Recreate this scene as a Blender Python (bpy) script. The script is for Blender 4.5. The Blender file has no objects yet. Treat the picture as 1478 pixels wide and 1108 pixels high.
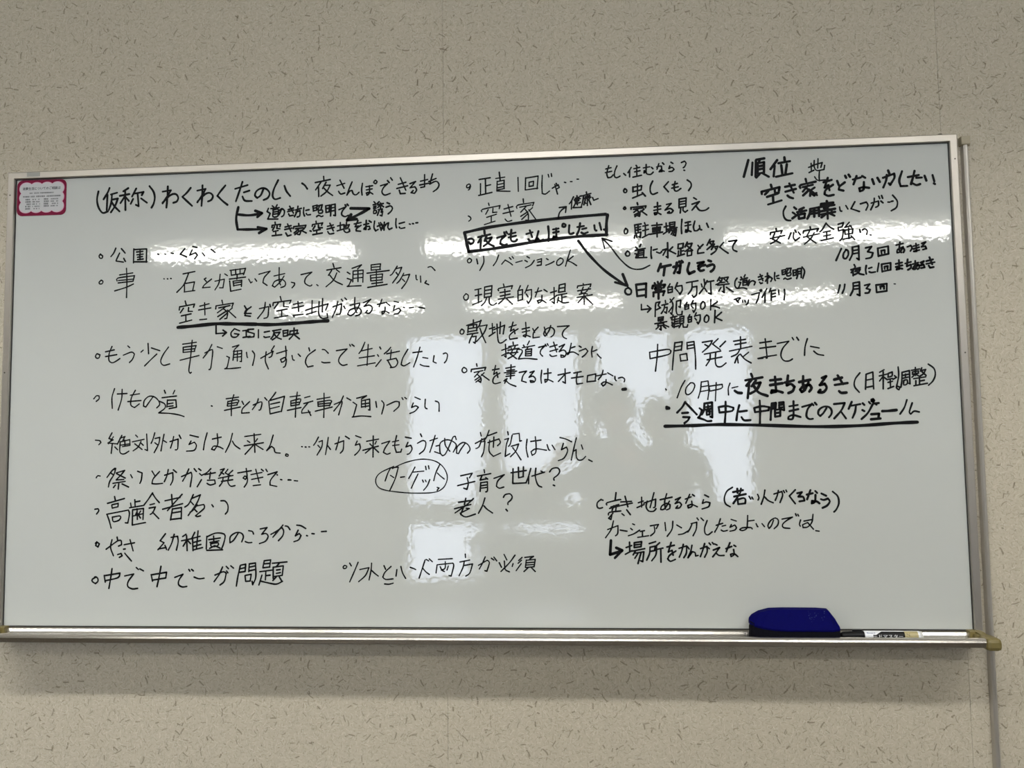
import bpy, bmesh, math, random
from mathutils import Vector, Matrix
R = math.radians
random.seed(7)
scn = bpy.context.scene
COL = scn.collection

# ------------------------------------------------------------ camera, sky, exposure
cam_d = bpy.data.cameras.new('camera'); cam = bpy.data.objects.new('camera', cam_d); COL.objects.link(cam)
scn.camera = cam
cam_d.sensor_fit = 'HORIZONTAL'; cam_d.sensor_width = 36.0; cam_d.lens = 1200 / 1478 * 36.0
cam_d.clip_start = 0.01
CAM = Vector((0.2092, -1.5194, 1.3504))
yaw, pitch, roll = R(-4.51), R(4.12), R(-0.76)
fw = Vector((math.sin(yaw) * math.cos(pitch), math.cos(yaw) * math.cos(pitch), math.sin(pitch)))
r0 = Vector((math.cos(yaw), -math.sin(yaw), 0)); u0 = r0.cross(fw)
rv = math.cos(roll) * r0 + math.sin(roll) * u0
uv = -math.sin(roll) * r0 + math.cos(roll) * u0
cam.matrix_world = Matrix(((rv.x, uv.x, -fw.x, CAM.x), (rv.y, uv.y, -fw.y, CAM.y), (rv.z, uv.z, -fw.z, CAM.z), (0, 0, 0, 1)))

w = bpy.data.worlds.new('sky'); scn.world = w; w.use_nodes = True
w.node_tree.nodes['Background'].inputs[0].default_value = (0.81, 0.89, 1.06, 1)
w.node_tree.nodes['Background'].inputs[1].default_value = 7.4      # bright overcast sky beyond the windows
TUBE = 25.0; TUBE_FRONT = 4.3; FRONT_FILL = 13.5                        # fluorescent tubes; front row dimmed, with added downward fill lamps
scn.view_settings.view_transform = 'Standard'; scn.view_settings.look = 'None'
scn.view_settings.exposure = 0.0; scn.view_settings.gamma = 1.0
scn.view_settings.use_curve_mapping = False

# ------------------------------------------------------------ helpers
def lin(c):
    return tuple(((v / 255) / 12.92 if v / 255 <= 0.04045 else ((v / 255 + 0.055) / 1.055) ** 2.4) for v in c) + (1.0,)
def mat(name, rgb, rough=0.6, metal=0.0, spec=0.5, emit=None):
    m = bpy.data.materials.new(name); m.use_nodes = True
    b = m.node_tree.nodes['Principled BSDF']
    b.inputs['Base Color'].default_value = lin(rgb); b.inputs['Roughness'].default_value = rough
    b.inputs['Metallic'].default_value = metal; b.inputs['Specular IOR Level'].default_value = spec
    if emit:
        b.inputs['Emission Color'].default_value = lin(emit[0]); b.inputs['Emission Strength'].default_value = emit[1]
    return m
def nd(nt, kind, **kw):
    n = nt.nodes.new(kind)
    for k, v in kw.items(): setattr(n, k, v)
    return n
def mth(nt, op, a, b=None, clamp=False):
    n = nt.nodes.new('ShaderNodeMath'); n.operation = op; n.use_clamp = clamp
    for i, v in enumerate((a, b)):
        if v is None: continue
        if isinstance(v, (int, float)): n.inputs[i].default_value = v
        else: nt.links.new(v, n.inputs[i])
    return n.outputs[0]
def grain(m, scale, amount, bump=0.0, detail=3):
    nt = m.node_tree; b = nt.nodes['Principled BSDF']; base = tuple(b.inputs['Base Color'].default_value)
    tc = nd(nt, 'ShaderNodeTexCoord'); n = nd(nt, 'ShaderNodeTexNoise'); n.inputs['Scale'].default_value = scale; n.inputs['Detail'].default_value = detail
    nt.links.new(tc.outputs['Object'], n.inputs['Vector'])
    mx = nd(nt, 'ShaderNodeMix', data_type='RGBA')
    mx.inputs[6].default_value = tuple(v * (1 - amount) for v in base[:3]) + (1,); mx.inputs[7].default_value = tuple(min(1, v * (1 + amount)) for v in base[:3]) + (1,)
    nt.links.new(n.outputs['Fac'], mx.inputs[0]); nt.links.new(mx.outputs[2], b.inputs['Base Color'])
    if bump:
        bp = nd(nt, 'ShaderNodeBump'); bp.inputs['Strength'].default_value = 1.0; bp.inputs['Distance'].default_value = bump
        nt.links.new(n.outputs['Fac'], bp.inputs['Height']); nt.links.new(bp.outputs[0], b.inputs['Normal'])
    return m

def new(name, bm, m, parent=None, kind=None, label=None, cat=None, group=None, smooth=False):
    me = bpy.data.meshes.new(name); bm.normal_update(); bm.to_mesh(me); bm.free()
    o = bpy.data.objects.new(name, me); COL.objects.link(o)
    for mm in (m if isinstance(m, (list, tuple)) else [m]): me.materials.append(mm)
    if smooth:
        for p in me.polygons: p.use_smooth = True
    if parent: o.parent = parent
    tag(o, label, cat, group, kind)
    return o
def tag(o, label=None, cat=None, group=None, kind=None):
    if label: o['label'] = label
    if cat: o['category'] = cat
    if group: o['group'] = group
    if kind: o['kind'] = kind
def thing(name, label, cat, loc=(0, 0, 0), group=None):
    o = bpy.data.objects.new(name, None); COL.objects.link(o); o.location = loc; o.empty_display_size = 0.05
    tag(o, label, cat, group); return o
def box(bm, a, b, bevel=0.0):
    x0, y0, z0 = a; x1, y1, z1 = b
    vs = [bm.verts.new(p) for p in ((x0, y0, z0), (x1, y0, z0), (x1, y1, z0), (x0, y1, z0), (x0, y0, z1), (x1, y0, z1), (x1, y1, z1), (x0, y1, z1))]
    fs = [bm.faces.new([vs[i] for i in q]) for q in ((0, 3, 2, 1), (4, 5, 6, 7), (0, 1, 5, 4), (1, 2, 6, 5), (2, 3, 7, 6), (3, 0, 4, 7))]
    if bevel:
        es = list({e for f in fs for e in f.edges})
        bmesh.ops.bevel(bm, geom=es, offset=bevel, segments=2, affect='EDGES', profile=0.5)
def boxobj(name, a, b, m, parent=None, bevel=0.0, **kw):
    bm = bmesh.new(); box(bm, a, b, bevel); return new(name, bm, m, parent, **kw)
def prism_x(bm, prof, x0, x1, cut0=None, cut1=None):
    """extrude the closed profile [(y,z)] along x; cut functions give the end x per profile point"""
    A = [bm.verts.new((cut0(y, z) if cut0 else x0, y, z)) for y, z in prof]
    B = [bm.verts.new((cut1(y, z) if cut1 else x1, y, z)) for y, z in prof]
    n = len(prof)
    for i in range(n):
        j = (i + 1) % n; bm.faces.new((A[i], A[j], B[j], B[i]))
    bm.faces.new(list(reversed(A))); bm.faces.new(B)
    bmesh.ops.recalc_face_normals(bm, faces=bm.faces[:])
def cyl(bm, p0, p1, r0_, r1_=None, n=16, caps=True):
    p0 = Vector(p0); p1 = Vector(p1); r1_ = r0_ if r1_ is None else r1_
    d = (p1 - p0).normalized(); a = d.orthogonal().normalized(); b = d.cross(a)
    A = [bm.verts.new(p0 + (a * math.cos(t) + b * math.sin(t)) * r0_) for t in [2 * math.pi * i / n for i in range(n)]]
    B = [bm.verts.new(p1 + (a * math.cos(t) + b * math.sin(t)) * r1_) for t in [2 * math.pi * i / n for i in range(n)]]
    for i in range(n):
        f = bm.faces.new((A[i], A[(i + 1) % n], B[(i + 1) % n], B[i])); f.smooth = True
    if caps: bm.faces.new(list(reversed(A))); bm.faces.new(B)
def lathe_x(bm, prof, cy, cz, n=20):
    """prof [(x, r)] turned about the line y=cy, z=cz"""
    rings = [[bm.verts.new((x, cy + r * math.cos(2 * math.pi * i / n), cz + r * math.sin(2 * math.pi * i / n))) for i in range(n)] for x, r in prof]
    for A, B in zip(rings, rings[1:]):
        for i in range(n):
            f = bm.faces.new((A[i], A[(i + 1) % n], B[(i + 1) % n], B[i])); f.smooth = True
    bm.faces.new(list(reversed(rings[0]))); bm.faces.new(rings[-1])
    bmesh.ops.recalc_face_normals(bm, faces=bm.faces[:])
def flat_poly(bm, pts, y0, y1):
    """closed outline [(x,z)] with thickness between y0 (front) and y1"""
    A = [bm.verts.new((x, y0, z)) for x, z in pts]; B = [bm.verts.new((x, y1, z)) for x, z in pts]; n = len(pts)
    for i in range(n):
        j = (i + 1) % n; bm.faces.new((A[i], A[j], B[j], B[i]))
    bm.faces.new(A); bm.faces.new(list(reversed(B)))
    bmesh.ops.recalc_face_normals(bm, faces=bm.faces[:])

# ------------------------------------------------------------ materials
M = {}
def wall_material():
    m = mat('fibre wallpaper', (182, 173, 154), 0.85, spec=0.25); nt = m.node_tree; b = nt.nodes['Principled BSDF']
    geo = nd(nt, 'ShaderNodeNewGeometry'); sep = nd(nt, 'ShaderNodeSeparateXYZ'); nt.links.new(geo.outputs['Position'], sep.inputs[0])
    comb = nd(nt, 'ShaderNodeCombineXYZ'); nt.links.new(sep.outputs[0], comb.inputs[0]); nt.links.new(sep.outputs[2], comb.inputs[1]); nt.links.new(sep.outputs[1], comb.inputs[2])
    wn = nd(nt, 'ShaderNodeTexNoise'); wn.inputs['Scale'].default_value = 70; nt.links.new(comb.outputs[0], wn.inputs['Vector'])
    def fibres(seed, cell, length, width, keep):
        """short fibres: one per Voronoi cell, turned by the cell's random colour"""
        sc = nd(nt, 'ShaderNodeVectorMath', operation='MULTIPLY_ADD'); nt.links.new(comb.outputs[0], sc.inputs[0])
        sc.inputs[1].default_value = (1 / cell,) * 3; sc.inputs[2].default_value = (seed * 7.3, seed * 3.1, 0)
        v = nd(nt, 'ShaderNodeTexVoronoi', voronoi_dimensions='2D', feature='F1'); v.inputs['Scale'].default_value = 1.0
        nt.links.new(sc.outputs[0], v.inputs['Vector'])
        df = nd(nt, 'ShaderNodeVectorMath', operation='SUBTRACT'); nt.links.new(sc.outputs[0], df.inputs[0]); nt.links.new(v.outputs['Position'], df.inputs[1])
        s2 = nd(nt, 'ShaderNodeSeparateXYZ'); nt.links.new(df.outputs[0], s2.inputs[0])
        cs = nd(nt, 'ShaderNodeSeparateColor'); nt.links.new(v.outputs['Color'], cs.inputs[0])
        a = mth(nt, 'MULTIPLY', cs.outputs[0], 6.283)
        c, s = mth(nt, 'COSINE', a), mth(nt, 'SINE', a)
        U = mth(nt, 'ADD', mth(nt, 'MULTIPLY', s2.outputs[0], c), mth(nt, 'MULTIPLY', s2.outputs[1], s))
        V = mth(nt, 'SUBTRACT', mth(nt, 'MULTIPLY', s2.outputs[1], c), mth(nt, 'MULTIPLY', s2.outputs[0], s))
        bend = mth(nt, 'MULTIPLY', mth(nt, 'MULTIPLY', U, U), mth(nt, 'MULTIPLY', mth(nt, 'SUBTRACT', cs.outputs[1], 0.5), 1.6))
        V = mth(nt, 'ADD', V, bend)
        ln = mth(nt, 'MULTIPLY', mth(nt, 'ADD', cs.outputs[1], 0.25), length / cell)
        along = mth(nt, 'LESS_THAN', mth(nt, 'ABSOLUTE', U), ln)
        across = mth(nt, 'SUBTRACT', 1.0, mth(nt, 'DIVIDE', mth(nt, 'ABSOLUTE', V), width / cell), True)
        on = mth(nt, 'LESS_THAN', cs.outputs[2], keep)
        return mth(nt, 'MULTIPLY', mth(nt, 'MULTIPLY', along, across), on)
    base = nd(nt, 'ShaderNodeTexNoise'); base.inputs['Scale'].default_value = 260; base.inputs['Detail'].default_value = 4; nt.links.new(comb.outputs[0], base.inputs['Vector'])
    cur = nd(nt, 'ShaderNodeMix', data_type='RGBA'); cur.inputs[6].default_value = lin((171, 162, 142)); cur.inputs[7].default_value = lin((197, 190, 171)); nt.links.new(base.outputs['Fac'], cur.inputs[0])
    col = cur.outputs[2]; dark = None
    for seed, cell, ln, wd, keep, rgb, k in ((1, .0085, .0042, .0009, .7, (212, 205, 188), .45), (2, .0095, .0038, .0010, .75, (140, 130, 108), .55),
                                         (6, .0075, .0032, .0008, .7, (146, 136, 114), .50), (3, .017, .0052, .0013, .42, (122, 111, 90), .68), (4, .030, .0062, .0019, .34, (108, 97, 76), .80), (7, .034, .0072, .0014, .28, (104, 93, 72), .75), (5, .014, .0055, .0009, .5, (218, 211, 194), .5)):
        f = fibres(seed, cell, ln, wd, keep)
        mx = nd(nt, 'ShaderNodeMix', data_type='RGBA'); nt.links.new(mth(nt, 'MULTIPLY', f, k), mx.inputs[0]); nt.links.new(col, mx.inputs[6]); mx.inputs[7].default_value = lin(rgb)
        col = mx.outputs[2]
        dark = f if dark is None else mth(nt, 'ADD', dark, f)
    nt.links.new(col, b.inputs['Base Color'])
    bp = nd(nt, 'ShaderNodeBump'); bp.inputs['Distance'].default_value = 0.0004; bp.inputs['Strength'].default_value = 0.6
    nt.links.new(mth(nt, 'ADD', dark, base.outputs['Fac']), bp.inputs['Height']); nt.links.new(bp.outputs[0], b.inputs['Normal'])
    return m
M['wall'] = wall_material()
def board_material():
    m = mat('enamelled steel', (188, 191, 185), 0.42, spec=0.65); nt = m.node_tree; b = nt.nodes['Principled BSDF']
    b.inputs['Roughness'].default_value = 0.040
    tc = nd(nt, 'ShaderNodeTexCoord')
    n1 = nd(nt, 'ShaderNodeTexNoise'); n1.inputs['Scale'].default_value = 135; n1.inputs['Detail'].default_value = 0.5
    n2 = nd(nt, 'ShaderNodeTexNoise'); n2.inputs['Scale'].default_value = 14; n2.inputs['Detail'].default_value = 1
    for n in (n1, n2): nt.links.new(tc.outputs['Object'], n.inputs['Vector'])
    b1 = nd(nt, 'ShaderNodeBump'); b1.inputs['Strength'].default_value = 1; b1.inputs['Distance'].default_value = 0.00005; nt.links.new(n1.outputs['Fac'], b1.inputs['Height'])
    b2 = nd(nt, 'ShaderNodeBump'); b2.inputs['Strength'].default_value = 1; b2.inputs['Distance'].default_value = 0.00012; nt.links.new(n2.outputs['Fac'], b2.inputs['Height'])
    nt.links.new(b1.outputs[0], b2.inputs['Normal']); nt.links.new(b2.outputs[0], b.inputs['Normal'])
    return m
M['board'] = board_material()
M['alu'] = mat('brushed aluminium', (196, 192, 184), 0.24, metal=1.0)
M['alu_frame'] = grain(mat('satin anodised aluminium', (182, 177, 168), 0.36, metal=0.9), 60, 0.04)
M['rail'] = mat('pale aluminium rail', (186, 182, 174), 0.3, metal=0.65)
M['seal'] = mat('dark seal', (40, 40, 38), 0.6)
M['ink'] = mat('black marker ink', (9, 10, 11), 0.55, spec=0.12)
M['khaki'] = grain(mat('khaki plastic', (114, 103, 60), 0.4), 40, 0.08)
M['navy'] = grain(mat('navy blue plastic', (4, 4, 74), 0.7, spec=0.05), 150, 0.15, 0.0002)
M['felt'] = grain(mat('black felt', (14, 14, 22), 0.95, spec=0.1), 300, 0.4, 0.0004)
M['scuff'] = mat('worn grey print', (62, 76, 120), 0.7)
M['black'] = mat('black plastic', (10, 10, 11), 0.4, spec=.2)
M['white_p'] = mat('white plastic', (226, 228, 230), 0.35)
M['gold'] = mat('beige print', (168, 156, 112), 0.45)
M['blue_p'] = mat('blue grey print', (92, 104, 140), 0.5)
M['clear'] = mat('pale plug', (205, 205, 198), 0.3)
M['magenta'] = mat('crimson print', (116, 12, 50), 0.6, spec=0.2)
M['card'] = mat('white printed card', (184, 185, 184), 0.6)
M['pink'] = mat('pale pink print', (206, 146, 172), 0.6)
M['print'] = mat('black print', (30, 30, 34), 0.6)
M['plate'] = mat('grey label', (146, 147, 140), 0.5)
M['screw'] = mat('dull screw', (92, 88, 80), 0.4, metal=0.8)
M['beige'] = mat('beige cap', (170, 160, 136), 0.7)
M['floor'] = grain(mat('vinyl floor', (84, 78, 69), 0.35), 3, 0.1)
M['ceil'] = grain(mat('white ceiling board', (206, 204, 196), 0.9), 120, 0.06)
M['plaster'] = grain(mat('plain wall paint', (184, 180, 170), 0.85), 20, 0.03)
M['winframe'] = mat('grey window frame', (120, 118, 112), 0.5)
M['lamp_white'] = mat('white enamel', (230, 230, 226), 0.5)
M['tube'] = mat('fluorescent tube', (255, 255, 255), 0.4, emit=((255, 253, 248), TUBE))
M['tube_front'] = mat('dimmed fluorescent tube', (255, 255, 255), 0.4, emit=((255, 253, 248), TUBE_FRONT))  # front row tubes dimmed to keep the upper wall darker
M['desk'] = grain(mat('grey desk laminate', (120, 114, 104), 0.5), 8, 0.08)
M['dark'] = mat('dark grey plastic', (38, 38, 40), 0.5)
def glass_material():
    m = bpy.data.materials.new('window glass'); m.use_nodes = True; nt = m.node_tree; nt.nodes.clear()
    out = nd(nt, 'ShaderNodeOutputMaterial'); mx = nd(nt, 'ShaderNodeMixShader'); tr = nd(nt, 'ShaderNodeBsdfTransparent'); gl = nd(nt, 'ShaderNodeBsdfGlossy'); fr = nd(nt, 'ShaderNodeFresnel')
    gl.inputs['Roughness'].default_value = 0.02; fr.inputs['IOR'].default_value = 1.45
    nt.links.new(fr.outputs[0], mx.inputs[0]); nt.links.new(tr.outputs[0], mx.inputs[1]); nt.links.new(gl.outputs[0], mx.inputs[2]); nt.links.new(mx.outputs[0], out.inputs[0])
    return m
M['glass'] = glass_material()

# ------------------------------------------------------------ the room
XL, XR, YB, H = -3.2, 3.6, -5.9, 2.5
YW = 0.025                                      # face of the wallpaper
boxobj('floor', (XL - .2, YB - .2, -.1), (XR + .2, YW + .2, 0), M['floor'], kind='structure')
boxobj('ceiling', (XL - .2, YB - .2, H), (XR + .2, YW + .2, H + .1), M['ceil'], kind='structure')
wf = boxobj('wall_front', (XL - .2, YW + .0025, 0), (XR + .2, YW + .2, H), M['beige'], kind='structure')
seam = [-0.0385 + 0.92 * i for i in range(-4, 5)]
xs = [XL] + [s for s in seam if XL + .05 < s < XR - .05] + [XR]
for i in range(len(xs) - 1):                     # wallpaper hung in 92 cm widths, fine open joints between
    boxobj('wallpaper_sheet', (xs[i] + .00025, YW, 0), (xs[i + 1] - .00025, YW + .0025, H), M['wall'], wf)
boxobj('wall_left', (XL - .2, YB, 0), (XL, YW, H), M['plaster'], kind='structure')
boxobj('wall_right', (XR, YB, 0), (XR + .2, YW, H), M['plaster'], kind='structure')
boxobj('baseboard_front', (XL, YW - .012, 0), (XR, YW, .07), M['dark'], kind='structure')
# window wall behind the photographer
wins = [(-1.35, -.62), (-.48, .24), (.37, 1.05), (1.16, 1.76)]
zr = [(0.12, 0.66), (0.80, 2.36)]
bm = bmesh.new()
xe = [XL] + [v for a in wins for v in a] + [XR]
for i in range(0, len(xe), 2): box(bm, (xe[i], YB - .15, 0), (xe[i + 1], YB, H))
for j, (a, b) in enumerate(wins):
    box(bm, (a, YB - .15, 0), (b, YB, zr[0][0])); box(bm, (a, YB - .15, zr[1][1]), (b, YB, H))
    if j < 2: box(bm, (a, YB - .15, zr[0][1]), (b, YB, zr[1][0]))
    else: box(bm, (a, YB - .15, zr[0][0]), (b, YB, zr[1][0]))
new('wall_back', bm, M['plaster'], kind='structure')
for j, (a, b) in enumerate(wins):
    wn = thing('window_%d' % (j + 1), None, None); wn['kind'] = 'structure'
    for (z0, z1) in (zr if j < 2 else zr[1:]):
        bm = bmesh.new(); t = .028
        box(bm, (a, YB - .09, z0), (a + t, YB - .05, z1)); box(bm, (b - t, YB - .09, z0), (b, YB - .05, z1))
        box(bm, (a + t, YB - .09, z0), (b - t, YB - .05, z0 + t)); box(bm, (a + t, YB - .09, z1 - t), (b - t, YB - .05, z1))
        fr = new('window_frame', bm, M['winframe'], wn)
        boxobj('pane', (a + t, YB - .072, z0 + t), (b - t, YB - .068, z1 - t), M['glass'], fr)

bm = bmesh.new(); n_ = 40
F_ = [[bm.verts.new((2.94 + .36 * i / n_, YB + .07 + .018 * math.sin(i * 1.15) + dy, z)) for i in range(n_ + 1)] for dy, z in ((0, .95), (0, 2.35), (-.004, 2.35), (-.004, .95))]
for q in range(4):
    for i in range(n_): bm.faces.new((F_[q][i], F_[q][i + 1], F_[(q + 1) % 4][i + 1], F_[(q + 1) % 4][i]))
new('curtain', bm, mat('white curtain', (235, 235, 232), .9), label='white curtain gathered on the window wall at the far right', cat='curtain', smooth=True)
# ------------------------------------------------------------ ceiling lights: three rows of three twin-tube fittings
def make_light():
    t = thing('ceiling_light', '', 'light')
    bm = bmesh.new(); prism_x(bm, [(-.075, 0), (-.070, -.012), (-.020, -.034), (.020, -.034), (.070, -.012), (.075, 0)], -.62, .62)
    new('housing', bm, M['lamp_white'], t)
    for s in (-1, 1):
        bm = bmesh.new(); cyl(bm, (-.59, s * .045, -.052), (.59, s * .045, -.052), .016, n=12); new('tube', bm, M['tube'], t)
        for e in (-1, 1): 
            bm = bmesh.new(); box(bm, (e * .605 - .015, s * .045 - .018, -.071), (e * .605 + .015, s * .045 + .018, 0), .003)
            new('lamp_holder', bm, M['lamp_white'], t)
    return t
def copy_tree(o, parent=None):
    c = o.copy(); COL.objects.link(c)
    if parent: c.parent = parent
    for ch in list(o.children): copy_tree(ch, c)
    return c
lt = make_light(); k = 0; fr_ = []
rows = (('nearest the whiteboard wall', -1.09), ('in the middle of the room', -3.04), ('nearest the windows', -5.0))
cols_ = (('left', -1.62), ('middle', -.03), ('right', 1.62))
def front_fill(o):  # added area lamp under the fitting, brightens the lower wall and board
    a = bpy.data.lights.new('front_fill_light', 'AREA'); a.shape = 'RECTANGLE'; a.size = 1.18; a.size_y = .10; a.energy = FRONT_FILL; a.color = (1, .985, .955); a.spread = R(138)
    l = bpy.data.objects.new('front_fill_light', a); COL.objects.link(l); l.parent = o; l.location = (0, 0, -.075)
    for ch in o.children:
        if ch.name.startswith('tube'):
            ch.data = ch.data.copy(); ch.data.materials.clear(); ch.data.materials.append(M['tube_front'])
for rn, y in rows:
    for cn, x in cols_:
        o = lt if k == 0 else copy_tree(lt); k += 1
        o.location = (x, y, H); o['label'] = 'white twin-tube ceiling light, %s one of the row %s' % (cn, rn); o['group'] = 'twin-tube ceiling lights'
        if y > -2: fr_.append(o)

for o in fr_: front_fill(o)
# ------------------------------------------------------------ the whiteboard
ZC = 1.45
PX, PZ0, PZ1 = 0.882, 1.0200, 1.8802            # visible panel
board = thing('whiteboard', 'large aluminium-framed whiteboard covered with handwritten Japanese notes, hung on the wall', 'whiteboard', (0, 0.02, 1.0))
def under(o, p):
    """parent in world space without moving (the parents are unrotated)"""
    o.parent = p; q = p; off = Vector((0, 0, 0))
    while q: off += q.location; q = q.parent
    o.location = o.location - off
    return o
panel = boxobj('writing_panel', (-PX - .004, 0, PZ0 - .006), (PX + .004, .018, PZ1 + .004), M['board']); under(panel, board)
FW = 0.0138; FY0, FY1 = -.0075, .024
def rail(name, horiz):
    bm = bmesh.new()
    # cross profile (inner -> outer distance, y)
    prof = [(0, .001), (0, FY0 + .001), (.001, FY0), (FW - .002, FY0), (FW, FY0 + .002), (FW, FY1), (.002, FY1)]
    A, B = [], []
    for d, y in prof:
        if horiz: A.append(bm.verts.new((-PX - d, y, PZ1 + d))); B.append(bm.verts.new((PX + d, y, PZ1 + d)))
        else:
            s = 1 if name == 'right' else -1
            A.append(bm.verts.new((s * (PX + d), y, 1.004))); B.append(bm.verts.new((s * (PX + d), y, PZ1 + d)))
    n = len(prof)
    for i in range(n): bm.faces.new((A[i], A[(i + 1) % n], B[(i + 1) % n], B[i]))
    bm.faces.new(A); bm.faces.new(list(reversed(B))); bmesh.ops.recalc_face_normals(bm, faces=bm.faces[:])
    return under(new('frame_rail', bm, M['alu_frame']), board)
top_rail = rail('top', True); left_rail = rail('left', False); right_rail = rail('right', False)
bm = bmesh.new(); g = .0012
box(bm, (-PX, -.0012, PZ1 - g), (PX, .0005, PZ1)); box(bm, (-PX, -.0012, PZ0), (-PX + g, .0005, PZ1 - g)); box(bm, (PX - g, -.0012, PZ0), (PX, .0005, PZ1 - g)); box(bm, (-PX + g, -.0012, PZ0), (PX - g, .0005, PZ0 + g * .7))
under(new('edge_seal', bm, M['seal'], label='thin dark seal around the writing surface'), board)
# label plate on the top rail, screws
pl = boxobj('label_plate', (-.8557, FY0 - .0006, 1.8835), (-.8290, FY0 + .0002, 1.8915), M['plate'], bevel=.0002); under(pl, board)
for x, z in ((.8893, 1.848), (.8893, 1.500), (-.8893, 1.848), (-.8893, 1.50)):
    bm = bmesh.new(); cyl(bm, (x, FY0 - .0005, z), (x, FY0 + .001, z), .0014, n=10); under(new('screw', bm, M['screw']), board)
bm = bmesh.new(); cyl(bm, (.873, .010, 1.8935), (.873, .010, 1.9000), .005, .004, n=12); under(new('hanging_bolt', bm, M['screw']), board)
# pen tray: one long extrusion, its floor a shallow trough behind the rounded lip
TX0, TX1 = -.8745, .8745
prof = [(.020, 1.0195), (.0, 1.0198), (-.003, 1.0190), (-.006, 1.0165), (-.0085, 1.0125), (-.012, 1.0085), (-.018, 1.0065), (-.048, 1.0065), (-.0505, 1.0085), (-.0515, 1.0165),
        (-.0530, 1.0186), (-.0560, 1.0192), (-.0595, 1.0182), (-.0620, 1.0155), (-.0630, 1.0125), (-.0626, 1.0118), (-.0622, 1.0112), (-.0602, 1.0052), (-.0590, 1.0036), (-.055, 1.0030), (.020, 1.0010)]
bm = bmesh.new(); prism_x(bm, prof, TX0, TX1)
tray = under(new('pen_tray', bm, M['alu'], label='long aluminium pen tray along the lower edge'), board)
for s in (-1, 1):                                # khaki plastic end caps of the tray
    bm = bmesh.new()
    out = [(.8745, -.0400), (.8790, -.0400), (.8790, -.0640), (.8905, -.0655), (.8965, -.0625), (.8990, -.0560), (.8990, -.0400), (.8940, -.0180), (.8880, -.0100), (.8700, -.0100), (.8700, -.0030), (.8745, -.0030)]
    # rounded front block
    bb = bmesh.new()
    for (x0, x1, y0, y1, z0, z1, bv) in ((.8742, .8995, -.0655, -.0300, .9985, 1.0195, .0065), (.8742, .8965, -.0305, -.0020, 1.0000, 1.0175, .002), (.8690, .8880, -.0150, .0000, 1.0060, 1.0215, .0015)):
        box(bb, (s * x0 if s > 0 else -x1, y0, z0), (s * x1 if s > 0 else -x0, y1, z1), bv)
    bm.free()
    # sloping web from the back block down to the rounded corner
    w_ = [(-.004, 1.0215), (-.014, 1.0212), (-.040, 1.0185), (-.040, 1.006), (-.004, 1.006)]
    xa, xb = (.8790, .8900) if s > 0 else (-.8900, -.8790)
    prism_x(bb, w_, xa, xb)
    under(new('end_cap', bb, M['khaki'], label='khaki plastic end cap of the tray'), board)

# ------------------------------------------------------------ handwriting: ribbons of ink on the panel
def catmull(P):
    if len(P) < 3: return P
    out = []
    Q = [P[0] * 2 - P[1]] + P + [P[-1] * 2 - P[-2]]
    for i in range(1, len(Q) - 2):
        p0, p1, p2, p3 = Q[i - 1:i + 3]
        n = max(2, min(8, int((p2 - p1).length / 0.0035) + 1))
        for k_ in range(n):
            t = k_ / n
            out.append(0.5 * ((2 * p1) + (p2 - p0) * t + (2 * p0 - 5 * p1 + 4 * p2 - p3) * t * t + (3 * p1 - p0 - 3 * p2 + p3) * t ** 3))
    out.append(P[-1]); return out
def split_corners(P):
    if len(P) > 4 and (P[0] - P[-1]).length < .0022: return [P]
    runs = []; cur = [P[0]]
    for i in range(1, len(P) - 1):
        cur.append(P[i]); a = P[i] - P[i - 1]; b = P[i + 1] - P[i]
        if a.length > 1e-6 and b.length > 1e-6 and a.angle(b) > R(70): runs.append(cur); cur = [P[i]]
    cur.append(P[-1]); runs.append(cur); return runs
def ribbon(bm, P, wd, y, rnd):
    n = len(P); L = []; Rr = []
    ph = rnd.random() * 6
    def V(p): return bm.verts.new((p.x, y, p.y))
    hw = []
    for i in range(n):
        t = (P[min(i + 1, n - 1)] - P[max(i - 1, 0)])
        if t.length < 1e-9: t = Vector((1, 0))
        t.normalize(); nn = Vector((-t.y, t.x)); h = wd / 2 * (1 + 0.10 * math.sin(ph + i * 0.7))
        L.append(V(P[i] + nn * h)); Rr.append(V(P[i] - nn * h)); hw.append((t, nn, h))
    for i in range(n - 1): bm.faces.new((L[i], Rr[i], Rr[i + 1], L[i + 1]))
    for i, sg in ((0, -1), (n - 1, 1)):
        t, nn, h = hw[i]; arc = [V(P[i] + nn * h * math.cos(a) + t * sg * h * math.sin(a)) for a in (R(36), R(72), R(108), R(144))]
        ring = [L[i]] + arc + [Rr[i]]
        bm.faces.new(ring if sg > 0 else list(reversed(ring)))
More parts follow.
